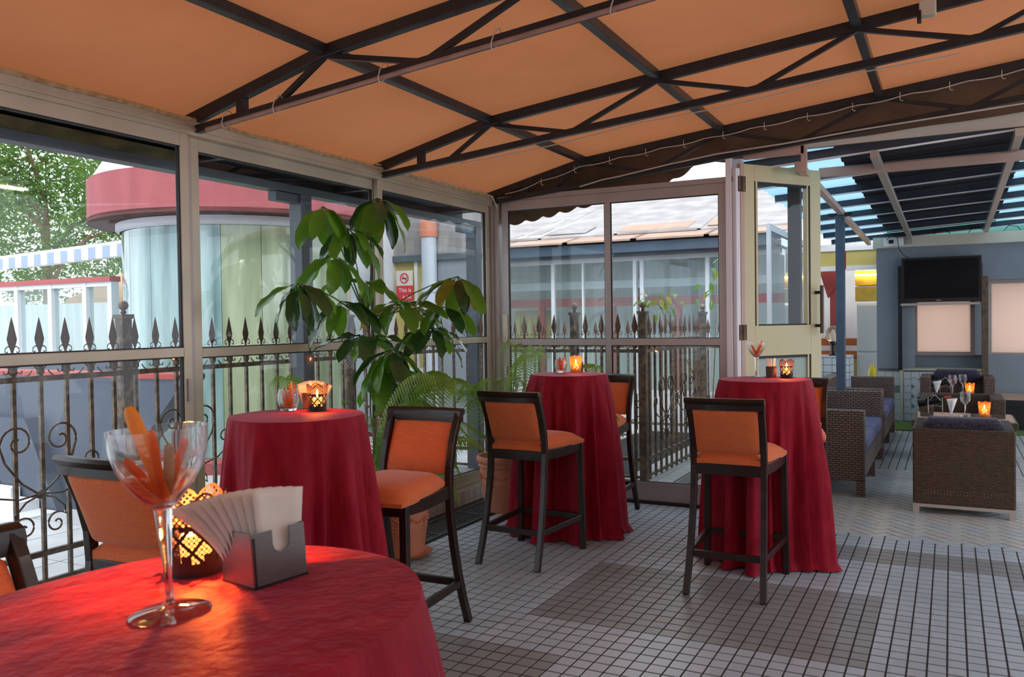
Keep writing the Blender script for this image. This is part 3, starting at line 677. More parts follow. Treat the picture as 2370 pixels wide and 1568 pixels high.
def candle(mw, label, pale=False, power=2.2, sc=1.0):
    t = thing('candle_holder', label, 'candle holder', group='perforated candle holders')
    obj('lace_shell', LP if pale else LM, t); w_ = obj('candle', wax_me, t); obj('wick', wk_me, w_, 0, (0,0,.052)); obj('flame', fl_me, w_, 0, (0,0,.058))
    ld = bpy.data.lights.new('candle_light', 'POINT'); ld.energy = power; ld.color = (1,.17,.025); ld.shadow_soft_size = .010
    lo_ = bpy.data.objects.new('candle_light', ld); COL.objects.link(lo_); lo_.parent = t; lo_.location = (0,0,.078)
    t.matrix_world = mw @ Matrix.Scale(sc, 4); return t
candle(T1(-.030,.187,.2), 'glowing dark lace-cut candle holder on the foreground table', False, 21, 1.08)
candle(AT(-2.443,2.871,ZT,.3), 'glowing dark lace-cut candle holder on the left table', False, 6)
candle(AT(-2.43,5.70,ZT,.5), 'bright yellow lace-cut candle holder on the central table', True, 1.3)
candle(AT(-.91,5.48,ZT,.1), 'glowing dark lace-cut candle holder on the right table', False, 5)

# stemmed glass
def stem_glass(label, mw, sc=1.0):
    t = thing('stemmed_glass', label, 'glass', group='stemmed glasses')
    outer = [(.001,.0),(.051,.0),(.0515,.002),(.045,.005),(.012,.010),(.0055,.018),(.0052,.05),(.0075,.09),(.0105,.125),(.0115,.137),(.022,.147),(.040,.168),(.053,.190),(.0605,.215),(.0625,.243)]
    inner = [(.0613,.243),(.0592,.215),(.0517,.191),(.0388,.170),(.020,.150),(.008,.142),(.001,.141)]
    MB().lathe(outer+inner, 40, cap=False).obj('bowl', X_['glass'], t, smooth=True)
    lq = [(.001,.1418),(.0078,.1426),(.0198,.1506),(.0386,.1706),(.0452,.181),(.0452,.1812),(.001,.1812)]
    MB().lathe(lq, 36, cap=False).obj('water', X_['water'], t, smooth=True)
    t.matrix_world = mw @ Matrix.Scale(sc, 4); return t
ORD = ['first','second','third','fourth','fifth','sixth','seventh','eighth','ninth']
def stick(mw, a, b, w_, label, m='carrot', grp='vegetable sticks', flat=.55):
    a, b = Vector(a), Vector(b); d = b-a
    o = MB().sweep([a+d*k for k in (0,.08,.3,.6,.88,.97,1)], [w_*.45,w_*.8,w_,w_*1.05,w_,w_*.75,w_*.4], [w_*flat*k for k in (.5,.9,1,1,1,.8,.5)], up=(0,1,0), n=8).obj('vegetable_stick', X_[m], smooth=True)
    tag(o, label, 'vegetable stick', grp); o.matrix_world = mw; return o
G1 = T1(.005,-.002)
stem_glass('clear stemmed glass of vegetable sticks on the foreground table', G1)
stick(G1, (.006,.0,.150), (-.040,.010,.272), .021, 'tall amber carrot stick rising above the foreground glass rim', 'carrot_pale')
stick(G1, (.003,-.006,.150), (-.003,-.012,.242), .013, 'bright orange-red carrot stick upright in the foreground glass', 'carrot')
stick(G1, (.006,.006,.150), (.016,-.004,.222), .014, 'pale celery stick in the foreground glass', 'celery')
stick(G1, (.002,.010,.150), (.031,.014,.226), .012, 'reddish carrot stick leaning right in the foreground glass', 'carrot')
stick(G1, (-.002,.004,.150), (-.044,-.004,.205), .013, 'brownish carrot stick leaning left low in the foreground glass', 'carrot')
G2 = AT(-1.10,5.50,ZT)
stem_glass('tall stemmed glass with two carrot sticks on the right table', G2, .92)
stick(G2 @ Matrix.Rotation(YAW,4,'Z'), (.008,0,.140), (-.030,0,.205), .014, 'orange carrot stick leaning left in the tall glass on the right table', 'carrot')
stick(G2 @ Matrix.Rotation(YAW,4,'Z'), (-.006,.004,.140), (.044,.004,.232), .013, 'orange carrot stick leaning right in the tall glass on the right table', 'carrot_pale')
stick(G2 @ Matrix.Rotation(YAW,4,'Z'), (-.004,-.006,.140), (.038,-.006,.205), .012, 'short carrot stick low in the tall glass on the right table', 'carrot')
def tumbler(label, mw, sc=1.0):
    t = thing('tumbler', label, 'glass', group='round tumblers')
    prof = [(.001,0),(.030,0),(.033,.003),(.040,.018),(.047,.045),(.046,.070),(.040,.097),(.0388,.097),(.0447,.070),(.0456,.045),(.0385,.020),(.030,.015),(.001,.014)]
    MB().lathe(prof, 36, cap=False).obj('bowl', X_['glass'], t, smooth=True)
    MB().lathe([(.001,.0146),(.0298,.0156),(.0382,.0205),(.0415,.030),(.0415,.0302),(.001,.0302)], 32, cap=False).obj('water', X_['water'], t, smooth=True)
    t.matrix_world = mw @ Matrix.Scale(sc, 4); return t
for base, nm, n_ in (((-2.567,2.827), 'left', 6), ((-2.53,5.655), 'central', 6)):
    mw = AT(base[0],base[1],ZT,YAW); tumbler('round clear tumbler of carrot strips on the %s table' % nm, mw)
    for k in range(n_):
        x = -.026+.010*k; tall = nm == 'left' and k == 4
        stick(mw, (x*.35+.004,.012*((k%3)-1),.022), (x,.014*((k%3)-1),.128 if tall else .088+.012*((k*7)%3)), .011 if tall else .009, '%s carrot strip from the left in the tumbler on the %s table' % (ORD[k], nm), 'carrot_pale' if tall else 'carrot', 'carrot strips on the %s table' % nm)
# napkin holder on the foreground table
NB = T1(.0927,.0722, math.atan2(.064,.058))
nb = thing('napkin_holder', 'brushed steel napkin holder with scooped front on the foreground table', 'napkin holder')
s_ = .0862; h_ = .078; sc_ = [(0,0),(s_,0),(s_,h_)]+[(s_*.70,h_)]+[(s_*.545+.0135*math.cos(a),h_-.020+.0135*math.sin(a)) for a in [0,-.5,-1,-PI/2,-2.1,-2.6,-PI]]+[(s_*.40,h_),(0,h_)]
sc_[3] = (s_*.545+.0135,h_)
sc_[-2] = (s_*.545-.0135,h_)
MB().prism(sc_, 'y', 0, .0018).obj('front_plate', X_['brushed'], nb, bevel=.0005)
MB().prism(sc_, 'y', s_-.0018, s_).obj('back_plate', X_['brushed'], nb, bevel=.0005)
MB().box(0,.0018,.002,s_-.002,0,h_).obj('side_plate', X_['brushed'], nb); MB().box(s_-.0018,s_,.002,s_-.002,0,h_).obj('side_plate', X_['brushed'], nb)
MB().box(-.001,s_+.001,-.001,s_+.001,0,.004).obj('base_plate', X_['blk'], nb)
MB().box(0,.004,-.002,.004,.001,h_-.006).obj('corner_trim', X_['blk'], nb); nb.matrix_world = NB
def napkin_mesh(w_, h, bend=.25, fan=0.0):
    return MB().sheet(lambda u, v: ((u-.5)*w_*(1+.35*v*fan)+.02*v*fan, .010*math.sin(PI*u)*v+bend*h*v*v*.5, h*v*(1-.05*(u-.5)**2)), 6, 8).mesh('napkin', X_['napkin'], True)
for k in range(9):
    nm1 = MB().sheet(lambda u, v: ((u-.5)*.060*(1+.40*v)-(.050*k/8-.006)*v**2.2, .004*math.sin(PI*u)*v+.010*v*v, .126*v-.006*v*(u-.5)), 6, 8).mesh('napkin', X_['napkin'], True)
    o = obj('napkin', nm1); sd_ = o.modifiers.new('thickness','SOLIDIFY'); sd_.thickness = .0012
    tag(o, '%s paper napkin from the front, fanned in the steel holder on the foreground table' % ORD[k], 'napkin', 'napkins in the foreground holder')
    o.matrix_world = NB @ Matrix.Translation((.046-.0008*k,.006+.0086*k,.006)) @ Matrix.Rotation(D_(3-1.6*k), 4, 'Y') @ Matrix.Rotation(D_(-1.0-1.3*k), 4, 'X')
# napkin box on the left table
bx = thing('napkin_holder', 'small dark brown napkin box behind the candle on the left table', 'napkin holder')
for e in ((-.035,.035,-.030,-.027),(-.035,.035,.027,.030),(-.035,-.032,-.027,.027),(.032,.035,-.027,.027)): MB().box(*e,.0,.072).obj('side_plate', X_['holder'], bx)
MB().box(-.035,.035,-.03,.03,0,.003).obj('base_plate', X_['holder'], bx); bx.matrix_world = AT(-2.535,2.945,ZT,YAW)
nm2 = napkin_mesh(.06, .118, .1, .3)
for k in range(6):
    o = obj('napkin', nm2); o.modifiers.new('thickness','SOLIDIFY').thickness = .0012
    tag(o, '%s paper napkin from the left, fanned in the dark box on the left table' % ORD[k], 'napkin', 'napkins in the left table box')
    o.matrix_world = AT(-2.535,2.945,ZT+.004,YAW) @ Matrix.Translation((-.004+.002*k,-.020+.0072*k,0)) @ Matrix.Rotation(D_(-16+7.5*k), 4, 'Y') @ Matrix.Rotation(D_(6-2*k), 4, 'X')
def straws(label, mw, n_, grp, cupm='holder', h=.07):
    t = thing('straw_cup', label, 'cup', group='straw cups')
    MB().lathe([(.001,0),(.032,0),(.034,h),(.0322,h),(.030,.003),(.001,.003)], 28, cap=False).obj('cup', X_[cupm], t, smooth=True)
    t.matrix_world = mw
    for k in range(n_):
        a = k*2.4; r = .006+.0034*k
        o = MB().sweep([(r*.5*math.cos(a),r*.5*math.sin(a),.004),(r*1.15*math.cos(a)-.008,r*.9*math.sin(a),.122-.005*(k%4))], .0062, n=8).obj('straw', X_['straw'], smooth=True)
        tag(o, 'white drinking straw in the cup on the %s table' % grp, 'straw', 'straws on the %s table' % grp); o.matrix_world = mw
straws('small brown cup of white straws on the right table', AT(-1.005,5.49,ZT,YAW), 9, 'right')
straws('small cup of straws behind the yellow candle on the central table', AT(-2.435,5.765,ZT,YAW), 6, 'central')
# ================================================================== PLANTS
def pot(label, loc, r0, r1, h, saucer=False, planted='soil'):
    t = thing('terracotta_pot', label, 'pot', loc, 0, 'terracotta pots')
    MB().lathe([(.001,0),(r0,0),(r0*1.03,.012),(r0*1.0,.03),(r0+(r1-r0)*.45,h*.5),(r0+(r1-r0)*.48,h*.515),(r0+(r1-r0)*.46,h*.53),(r1*.90,h*.80),(r1*.95,h*.82),(r1*.94,h*.87),(r1*1.0,h*.90),(r1*1.03,h*.95),(r1*.99,h),(r1*.92,h),(r1*.88,h*.93),(r1*.86,h*.90),(.001,h*.90)], 40, cap=False).obj('body', X_['terra'], t, smooth=True)
    MB().lathe([(.001,h*.905),(r1*.85,h*.905)], 24, cap=False).lathe([(.001,h*.94),(r1*.5,h*.925),(r1*.86,h*.907)], 24, cap=False).obj('soil', X_['soil'], t, smooth=True)
    orn = MB()
    for k in range(8):                                   # embossed rosettes and garlands
        a = k*PI/4; rr = r0+(r1-r0)*.62
        for q in range(6): orn.ball(((rr+.004)*math.cos(a+.07*math.cos(q*PI/3)),(rr+.004)*math.sin(a+.07*math.cos(q*PI/3)),h*.66+.016*math.sin(q*PI/3)), .006, 6, 4)
        for q in range(3): orn.ball(((rr-.004)*math.cos(a),(rr-.004)*math.sin(a),h*.60-.024*q), .006-.001*q, 6, 4, 1.5)
        for q in range(7):
            b_ = a+.14+q*.085; orn.ball(((rr+.001)*math.cos(b_),(rr+.001)*math.sin(b_),h*.67-.02*math.sin(PI*q/6)), .005+.002*math.sin(PI*q/6), 6, 4)
    orn.obj('ornament', X_['terra'], t, smooth=True)
    if saucer: MB().lathe([(.001,.002),(r0*1.15,.002),(r0*1.5,.035),(r0*1.44,.035),(r0*1.1,.012),(.001,.012)], 36, cap=False).obj('saucer', X_['terra'], t, smooth=True)
    return t
pot('tall terracotta pot on a saucer holding the umbrella plant', (-3.12,4.50,.0), .115, .165, .39, True)
pot('large embossed terracotta pot holding the feathery palm in the corner', (-3.17,5.93,.0), .145, .205, .44)
def leaf_mesh(l, w_, droop, wave, m, fold=.25):
    b = MB(); N = 9; K = 4
    for i in range(N+1):
        u = i/N; hw = w_/2*max(0,1-abs(2*u-1)**2.4)**.62*(.9+.2*u); x = .04+l*u
        ang = droop*u; xx = .04+l*(math.sin(ang)/droop if droop > .01 else u); zz = -l*(1-math.cos(ang))/droop if droop > .01 else 0
        for j in range(-K//2, K//2+1):
            q = j/(K/2); b.v.append((xx+.006*wave*math.sin(u*9+q), hw*q, zz+abs(q)*hw*fold+wave*.012*math.sin(u*14+2*q)*abs(q)))
    n = K+1
    for i in range(N):
        for j in range(K): b.f.append((i*n+j, i*n+j+1, (i+1)*n+j+1, (i+1)*n+j))
    b.sweep([(0,0,0),(.045,0,0)], .004, n=5)
    return b.mesh('leaf', m, True)
LV = [leaf_mesh(.25,.086,.9,.3,X_['leaf']), leaf_mesh(.27,.090,.7,.5,X_['leaf']), leaf_mesh(.21,.076,1.0,.6,X_['leaf']), leaf_mesh(.25,.084,.9,.5,X_['leaf_dark']), leaf_mesh(.26,.070,.8,1.0,X_['leaf_dark']), leaf_mesh(.22,.086,.8,.6,X_['leaf_yel'])]
sch = thing('umbrella_plant', 'tall umbrella plant with large drooping glossy leaves by the left windows', 'plant', (-3.12,4.50,.36))
base = Vector((-3.12,4.50,.36)); top = Vector((-3.29,4.36,1.50))
trunk = [Vector((0,0,0)), Vector((-.07,-.0,.25)), Vector((-.17,-.02,.55)), Vector((-.20,-.04,.80)), top-base, Vector((-.20,-.16,1.30))]
MB().sweep(trunk, [.032,.03,.028,.026,.022,.014], n=8).obj('trunk', X_['bark'], sch, smooth=True)
MB().sweep([Vector((.02,.03,0)),Vector((-.02,.02,.3)),Vector((-.05,-.02,.62)),Vector((-.1,-.05,.95))], [.026,.024,.02,.012], n=8).obj('trunk', X_['bark'], sch, smooth=True)
rnd = random.Random(4)
#        umbel centre                     n  azimuth0 spread  droop  leaves
UM = [((-3.40,4.08,2.22), 9, .3, 6.28, .55, (0,1,0)), ((-3.30,4.19,2.09), 9, .9, 6.28, .45, (1,0,3)), ((-3.20,4.36,2.29), 9, .1, 6.28, .60, (0,1,3)),
      ((-3.36,3.80,1.74), 9, 2.4, 6.28, .55, (1,3,4)), ((-3.31,4.13,1.64), 7, .4, 6.28, .40, (3,4,2)), ((-3.22,4.62,1.60), 7, 1.2, 6.28, -.15, (0,2,0)),
      ((-2.76,4.60,1.79), 11, .2, 6.28, .45, (3,1,5)), ((-2.95,4.55,1.47), 8, .0, 6.28, .25, (3,4,0)), ((-3.04,4.26,1.34), 10, .4, 6.28, .60, (1,0,3)),
      ((-3.14,4.18,1.42), 7, 1.0, 6.28, .15, (4,2,3)), ((-3.10,4.45,1.62), 7, .2, 6.28, .1, (0,5,2)), ((-3.24,4.30,1.75), 6, .2, 6.28, .0, (0,2,0)), ((-3.12,4.32,1.22), 7, .7, 6.28, .35, (1,3,0)), ((-3.30,4.05,1.92), 7, .9, 6.28, .35, (1,0,2)), ((-2.93,4.70,1.60), 6, .4, 6.28, .3, (2,0,3))]
for c, n_, a0, sp, dr_, kinds in UM:
    c = Vector(c); st = (top-base) if c.z > 1.5 else Vector((-.18,-.06,.85)); e = c-base
    mid = (st+e)/2+Vector((0,0,.04)); MB().sweep([st, st*.75+e*.25+Vector((0,0,.03)), mid, st*.25+e*.75+Vector((0,0,.03)), e], [.012,.010,.008,.007,.007], n=6).obj('petiole', X_['petiole'], sch, smooth=True)
    for k in range(n_):
        o = obj('leaf', LV[kinds[k % 3]], sch); a = a0+sp*k/n_+rnd.uniform(-.2,.2)
        o.location = e
        if e.x+base.x+.30*math.cos(a)*math.cos(dr_*.8) < -3.58: a = a+PI if math.cos(a) < -.6 else a+.9
        o.rotation_euler = (rnd.uniform(-.35,.35), dr_+rnd.uniform(-.25,.30), a); s_ = rnd.uniform(.95,1.28); o.scale = (s_,s_,s_)
def frond_mesh(L_, bend, nl, ll, m, lift=.5):
    b = MB(); pts = []
    for i in range(13):
        u = i/12; pts.append((L_*u*(1-.18*u*bend), 0, L_*(lift*u*1.5-bend*u*u)))
    b.sweep(pts, [.010*(1-.8*i/12) for i in range(13)], n=5)
    for i in range(nl):
        u = .22+.77*i/(nl-1); k = u*12; i0 = min(11,int(k)); fr = k-i0; p = [pts[i0][q]+(pts[i0+1][q]-pts[i0][q])*fr for q in range(3)]
        le = ll*(1-.55*abs(u-.45)-.25*u)
        for s in (-1,1):
            dx, dy = .50*le, s*le*.80; w_ = .0055
            b.add([(p[0]-w_,p[1],p[2]),(p[0]+w_,p[1],p[2]+.003),(p[0]+dx*.55+w_,p[1]+dy*.55,p[2]+.02),(p[0]+dx*.55-w_,p[1]+dy*.55,p[2]+.02),(p[0]+dx*1.1,p[1]+dy,p[2]-.45*le)], [(0,1,2,3),(3,2,4)])
    return b.mesh('frond', m, True)
FR = [frond_mesh(.80,1.05,30,.25,X_['frond'],1.10), frond_mesh(.70,1.30,26,.23,X_['frond'],1.15), frond_mesh(.72,.95,28,.22,X_['frond'],1.20)]
def palm(label, loc, n_, seed, s0=1.0, cat='palm', amin=None):
    t = thing('palm_plant', label, cat, loc, 0, 'palms by the windows'); r_ = random.Random(seed)
    MB().lathe([(.03,-.02),(.022,.06),(.012,.12)], 10).obj('stem', X_['bark'], t, smooth=True)
    for k in range(n_):
        o = obj('frond', FR[k % 3], t); a = 2*PI*k/n_*1.0+r_.uniform(-.25,.25)
        if math.cos(a) < -.35: a = PI-a if math.cos(a) < -.8 else (PI/2 if math.sin(a) > 0 else -PI/2)+r_.uniform(-.25,.25)
        o.rotation_euler = (r_.uniform(-.3,.3), r_.uniform(-.35,.45), a); s_ = s0*r_.uniform(.8,1.1); o.scale = (s_,s_,s_); o.location = (.02*math.cos(a), .02*math.sin(a), .03)
    return t
pl = palm('feathery green palm in the corner by the back wall', (-3.15,5.93,.40), 30, 5, 1.08)
MB().sweep([(.15,-.05,.0),(.22,-.05,.42),(.30,-.06,.96)], [.008,.006,.003], n=5).obj('spear_leaf', X_['frond'], pl)
palm('bushy palm with long arching fronds behind the left table', (-3.20,4.18,.34), 22, 9, 1.15)
pot('terracotta pot hidden behind the left table holding the bushy palm', (-3.20,4.18,.0), .11, .155, .36)
bg_ = thing('bougainvillea', 'bougainvillea sprays with magenta flowers behind the left table', 'plant', (-3.40,4.62,.12))
MB().sweep([(0,0,-.1),(.02,-.05,.4),(.0,-.1,.8),(.02,-.12,1.02)], .012, n=6).obj('stem', X_['bark'], bg_)
MB().lathe([(.09,-.12),(.11,.06),(.10,.06),(.08,-.10)], 20).obj('pot', X_['terra'], bg_)
pet = MB()
for k in range(3): a = k*2*PI/3; pet.add([(0,0,0),(.016*math.cos(a-.6),.016*math.sin(a-.6),.012),(.030*math.cos(a),.030*math.sin(a),.016),(.016*math.cos(a+.6),.016*math.sin(a+.6),.012)], [(0,1,2,3)])
pet = pet.mesh('flower', X_['flower']); r_ = random.Random(2); sl_ = leaf_mesh(.05,.035,.4,.2,X_['leaf'])
for k in range(46):
    hz = r_.choice([.90,.62,.60,.5,.98,.3,.78]); q = (r_.uniform(-.06,.16), r_.uniform(-.22,.16), hz+r_.uniform(-.07,.07))
    o = obj('flower' if k < 22 else 'leaf', pet if k < 22 else sl_, bg_, 0, q); o.rotation_euler = (r_.uniform(-1,1), r_.uniform(-.3,1.4), r_.uniform(0,6.28))
    if k < 22: o.scale = (1.2,1.2,1.2)

# ================================================================== WROUGHT IRON FENCE
IR = X_['iron']
bar_m = MB().sweep([(0,0,.03),(0,0,1.30)], .020).lathe([(.017,1.255),(.021,1.262),(.021,1.285),(.017,1.292)], 8).lathe([(.012,1.29),(.020,1.298),(.020,1.325),(.012,1.335)], 8).mesh('bar', IR)
tip_m = MB().add([(0,0,1.33),(.011,0,1.36),(0,.006,1.36),(-.011,0,1.36),(0,-.006,1.36)], [(0,1,2),(0,2,3),(0,3,4),(0,4,1)]).lathe([(.006,1.33),(.008,1.38),(.024,1.425),(.028,1.445),(.020,1.48),(.010,1.525),(.001,1.56)], 8)
for v_ in range(0, len(tip_m.v)): x, y, z = tip_m.v[v_]; tip_m.v[v_] = (x, y*.45, z)
for s in (-1,1): tip_m.sweep([(s*.004,0,1.395),(s*.022,0,1.408),(s*.036,0,1.395),(s*.038,0,1.378),(s*.028,0,1.372),(s*.024,0,1.380)], .007, n=5)
tip_m = tip_m.mesh('spear_tip', X_['iron_tip'], True)
def spiral(cx, cz, r, turns, a0, sgn=1, n=26, rmin=.15):
    return [(cx+sgn*r*(1-(1-rmin)*k/(n-1))*math.cos(a0+turns*2*PI*k/(n-1)), 0, cz+r*(1-(1-rmin)*k/(n-1))*math.sin(a0+turns*2*PI*k/(n-1))) for k in range(n)]
sc_m = MB()
sc_m.sweep([(.0,0,1.245),(.02,0,1.285),(.055,0,1.315),(.10,0,1.315),(.13,0,1.29),(.125,0,1.265),(.105,0,1.262),(.10,0,1.278)], .009, n=5)
sc_m.sweep([(.15,0,1.245),(.13,0,1.225),(.09,0,1.235),(.06,0,1.255),(.045,0,1.275)], .008, n=5)
sc_m = sc_m.mesh('scroll', IR, True)
big = MB()
for s in (-1,1):
    big.sweep([(s*.02,0,.62),(s*.10,0,.68),(s*.19,0,.80)]+spiral(s*.12,.90,.10,1.4,-.6,s), .013, n=6)
    big.sweep([(s*.02,0,.60),(s*.08,0,.58),(s*.14,0,.52)]+spiral(s*.09,.44,.065,1.3,.6,s)[::1], .011, n=6)
    big.sweep([(s*.02,0,.61),(s*.12,0,.60),(s*.24,0,.63),(s*.34,0,.70)]+spiral(s*.30,.76,.055,1.2,-.5,s), .011, n=6)
big.ball((0,0,.61),.026,8,6)
big = big.mesh('scroll', IR, True)
post_m = MB().box(-.032,.032,-.032,.032,.0,1.55).box(-.042,.042,-.042,.042,1.55,1.575).lathe([(.012,1.575),(.018,1.588),(.012,1.60)], 10).ball((0,0,1.628),.030,12,8).box(-.075,.075,-.075,.075,0,.02).mesh('post', IR)
def fence(label, p, q, z0=0.0, posts=(), motifs=(), n_=None, scl=True):
    p, q = Vector(p), Vector(q); d = q-p; L_ = d.length; a = math.atan2(d.y, d.x); t = thing('iron_fence', label, 'fence', (p.x,p.y,z0), a, 'wrought iron fences')
    n_ = n_ or round(L_/.15); st = L_/n_
    for z, h in ((1.215,.030),(.27,.030),(.12,.022)): MB().box(0,L_,-.012,.012,z,z+h).obj('rail', IR, t)
    for k in range(n_):
        x = (k+.5)*st
        if any(abs(x-u) < .05 for u in posts): continue
        b_ = obj('bar', bar_m, t, 0, (x,0,0)); obj('spear_tip', tip_m, b_)
        if scl and k < n_-1:
            s2 = obj('scroll', sc_m, t, 0, (x,0,0))
            if k % 2: s2.scale = (-1,1,1); s2.location = (x+st,0,0)
    for u in posts: obj('post', post_m, t, 0, (u,0,0))
    for u in motifs: obj('scroll', big, t, 0, (u,-.016,0))
    return t
fence('wrought iron spear fence outside the left windows', (-4.35,1.60,0), (-4.35,7.00,0), 0, (1.80,3.9), (.45,1.25,2.25,3.3,4.6))
fence('wrought iron spear fence just behind the back glazed wall', (-4.35,7.02,0), (-2.36,7.02,0), 0, (1.35,1.99), (.62,1.66))
fence('wrought iron spear fence receding from the corner post behind the back wall', (-2.36,7.10,0), (-2.33,8.95,0), 0, (1.80,), (.5,1.2))
fence('distant wrought iron spear fence in front of the far glazed building', (-6.2,10.0,0), (-2.2,10.0,0), -.06, (), (), 28, True)
k2 = MB().box(-4.5,-2.12,6.78,7.2,-.05,.09).box(-2.62,-2.12,7.2,9.2,-.05,.09).obj('kerb', X_['grout']); tag(k2, 'pale tiled kerb carrying the fence behind the back wall', 'kerb')
kt2 = MB().box(-.072,.072,-.072,.072,0,.010).mesh('tile', X_['tile_pale']); kf = MB().box(-.072,.072,-.006,.004,-.05,.045).mesh('tile', X_['tile_pale'])
for i in range(16):
    for j in range(3): 
        obj('tile', kt2, k2, 0, (-2.20-i*.15, 6.86+j*.15, .088))
    obj('tile', kf, k2, 0, (-2.20-i*.15, 6.778, .045))
for j in range(14):
    for i in range(3): obj('tile', kt2, k2, 0, (-2.20-i*.15, 7.31+j*.15-.0, .088))
    o = obj('tile', kf, k2, 0, (-2.117, 6.86+j*.15, .045), PI/2)
wt = MB().box(-2.1,-1.45,6.72,12.5,-.055,-.008).obj('side_floor', X_['grout']); tag(wt, kind='structure')
kt3 = MB().box(-.072,.072,-.072,.072,0,.010).mesh('tile', X_['tile_pale'])
for i in range(4):
    for j in range(22): obj('tile', kt3, wt, 0, (-2.02+i*.15, 6.82+j*.15, -.009))
bxs = MB().box(-1.98,-1.72,7.6,7.9,0,.62).box(-2.0,-1.70,7.58,7.92,.62,.68).obj('planter_box', X_['beige'], bevel=.008); tag(bxs, 'small pale cabinet standing outside behind the right table', 'cabinet')
rl = thing('potted_shrub', 'slender shrub with pale yellow-green leaves beyond the back fence', 'plant', (-2.9,9.3,0))
MB().sweep([(.55,0,.1),(.35,0,.9),(.1,0,1.4),(-.05,0,1.7)], [.02,.016,.012,.008], n=6).obj('stem', X_['bark'], rl)
MB().lathe([(.16,0),(.2,.35),(.18,.35),(.14,.03)], 20, (.55,0,0)).obj('pot', X_['terra'], rl)
r_ = random.Random(8)
for k in range(40):
    q = (-.05+r_.gauss(0,.10), r_.gauss(0,.08), 1.70+r_.gauss(0,.09)) if k < 26 else (.62+r_.gauss(0,.07), r_.gauss(0,.08), 1.85+r_.gauss(0,.12))
    o = obj('leaf', LV[5 if k % 3 == 0 else 2], rl, 0, q); o.scale = (.6,.6,.6); o.rotation_euler = (r_.uniform(-.5,.5), r_.uniform(-.2,1.0), r_.uniform(0,6.28))
MB().sweep([(.55,0,.3),(.6,0,1.2),(.62,0,1.9)], [.016,.012,.008], n=6).obj('stem', X_['bark'], rl)

# ================================================================== OUTSIDE, LEFT
es = thing('eave_frame', 'slate grey steel eave beam with posts outside the left windows', 'steel frame', (-4.05,0,0))
MB().box(-.05,.05,-1,7.4,2.405,2.46).obj('beam', X_['steel_grey'], es, bevel=.004)
for y in (4.62,7.05): MB().box(-.055,.055,y-.055,y+.055,0,2.405).obj('post', X_['steel_grey'], es, bevel=.004); MB().bar((-.0,y-.28,2.37),(-.0,y-.05,2.37),.07,.06).obj('bracket', X_['steel_grey'], es)
MB().box(-.33,.34,-1.5,7.4,2.60,2.615).box(-.345,-.325,-1.5,7.4,2.47,2.61).obj('eave_board', X_['darksheet'], es)
for k in range(6): MB().box(-.32,.30,-.6+k*1.5,-.55+k*1.5,2.55,2.60).obj('rafter', X_['steel'], es)
MB().box(-.30,-.2,-1,3.9,2.50,2.585).obj('lintel', mat('mossy_concrete', (.30,.27,.12), (.20,.18,.10), 9, rough=.95, bump=.4), es)
# round glass tower
RT = thing('round_tower', 'round glass tower with a broad maroon ring seen through the left windows', 'building', (-7.25,7.25,0))
MB().lathe([(1.30,2.62),(1.58,2.64),(1.58,3.06),(1.30,3.06)], 72, cap=False).lathe([(1.585,2.63),(1.585,3.05)], 72, cap=False).obj('ring', X_['maroon'], RT, smooth=True)
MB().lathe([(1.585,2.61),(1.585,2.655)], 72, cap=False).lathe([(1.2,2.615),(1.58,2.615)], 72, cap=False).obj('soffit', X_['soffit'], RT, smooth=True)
MB().lathe([(1.27,2.52),(1.31,2.54),(1.31,2.61)], 64, cap=False).obj('collar', X_['white_wall'], RT, smooth=True)
MB().lathe([(1.56,3.05),(1.25,3.55),(.2,3.8),(.001,3.8)], 48, cap=False).obj('dome', X_['awn_w'], RT, smooth=True)
for k in range(20):
    a0, a1 = 2*PI*k/20+.002, 2*PI*(k+1)/20-.002
    p_ = MB().sheet(lambda u, v: (1.25*math.cos(a0+(a1-a0)*u), 1.25*math.sin(a0+(a1-a0)*u), .16+2.40*v), 6, 1)
    am = (a0+a1)/2; yel = -1.05 < ((am+PI) % (2*PI)-PI) < .5
    p_.obj('pane', X_['yelglass' if yel else 'greenglass'], RT, smooth=True)
MB().lathe([(1.22,.1),(1.22,2.6)], 48, cap=False).obj('core', X_['curtain'], RT, smooth=True)
MB().lathe([(1.34,-.02),(1.34,.12),(1.27,.16)], 48, cap=False).obj('plinth', X_['maroon'], RT, smooth=True)
# low slate wall, steps
dw = thing('slate_wall', 'low slate blue clad wall with a slanted end outside the left windows', 'wall', (-7.0,4.6,0))
MB().prism([(-3.5,0),(.85,0),(1.9,1.10),(1.9,1.13),(-3.5,1.10)], 'y', -.1, .1).obj('cladding', X_['dark_wall'], dw); MB().box(-3.5,1.85,-.12,.14,1.10,1.135).obj('coping', X_['red'], dw)
MB().prism([(-.1,0),(.55,0),(.15,.75),(-.45,.75)], 'y', -.22, -.1).obj('buttress', X_['dark_wall'], dw)
stp = thing('stone_steps', 'white stone steps beside the low slate wall', 'steps', (-6.6,3.9,-.06))
for k in range(3): MB().box(-2.5,.2-.25*k,.1+.14*k,.46,.08*k,.08*(k+1)).obj('step', X_['white_wall'], stp)
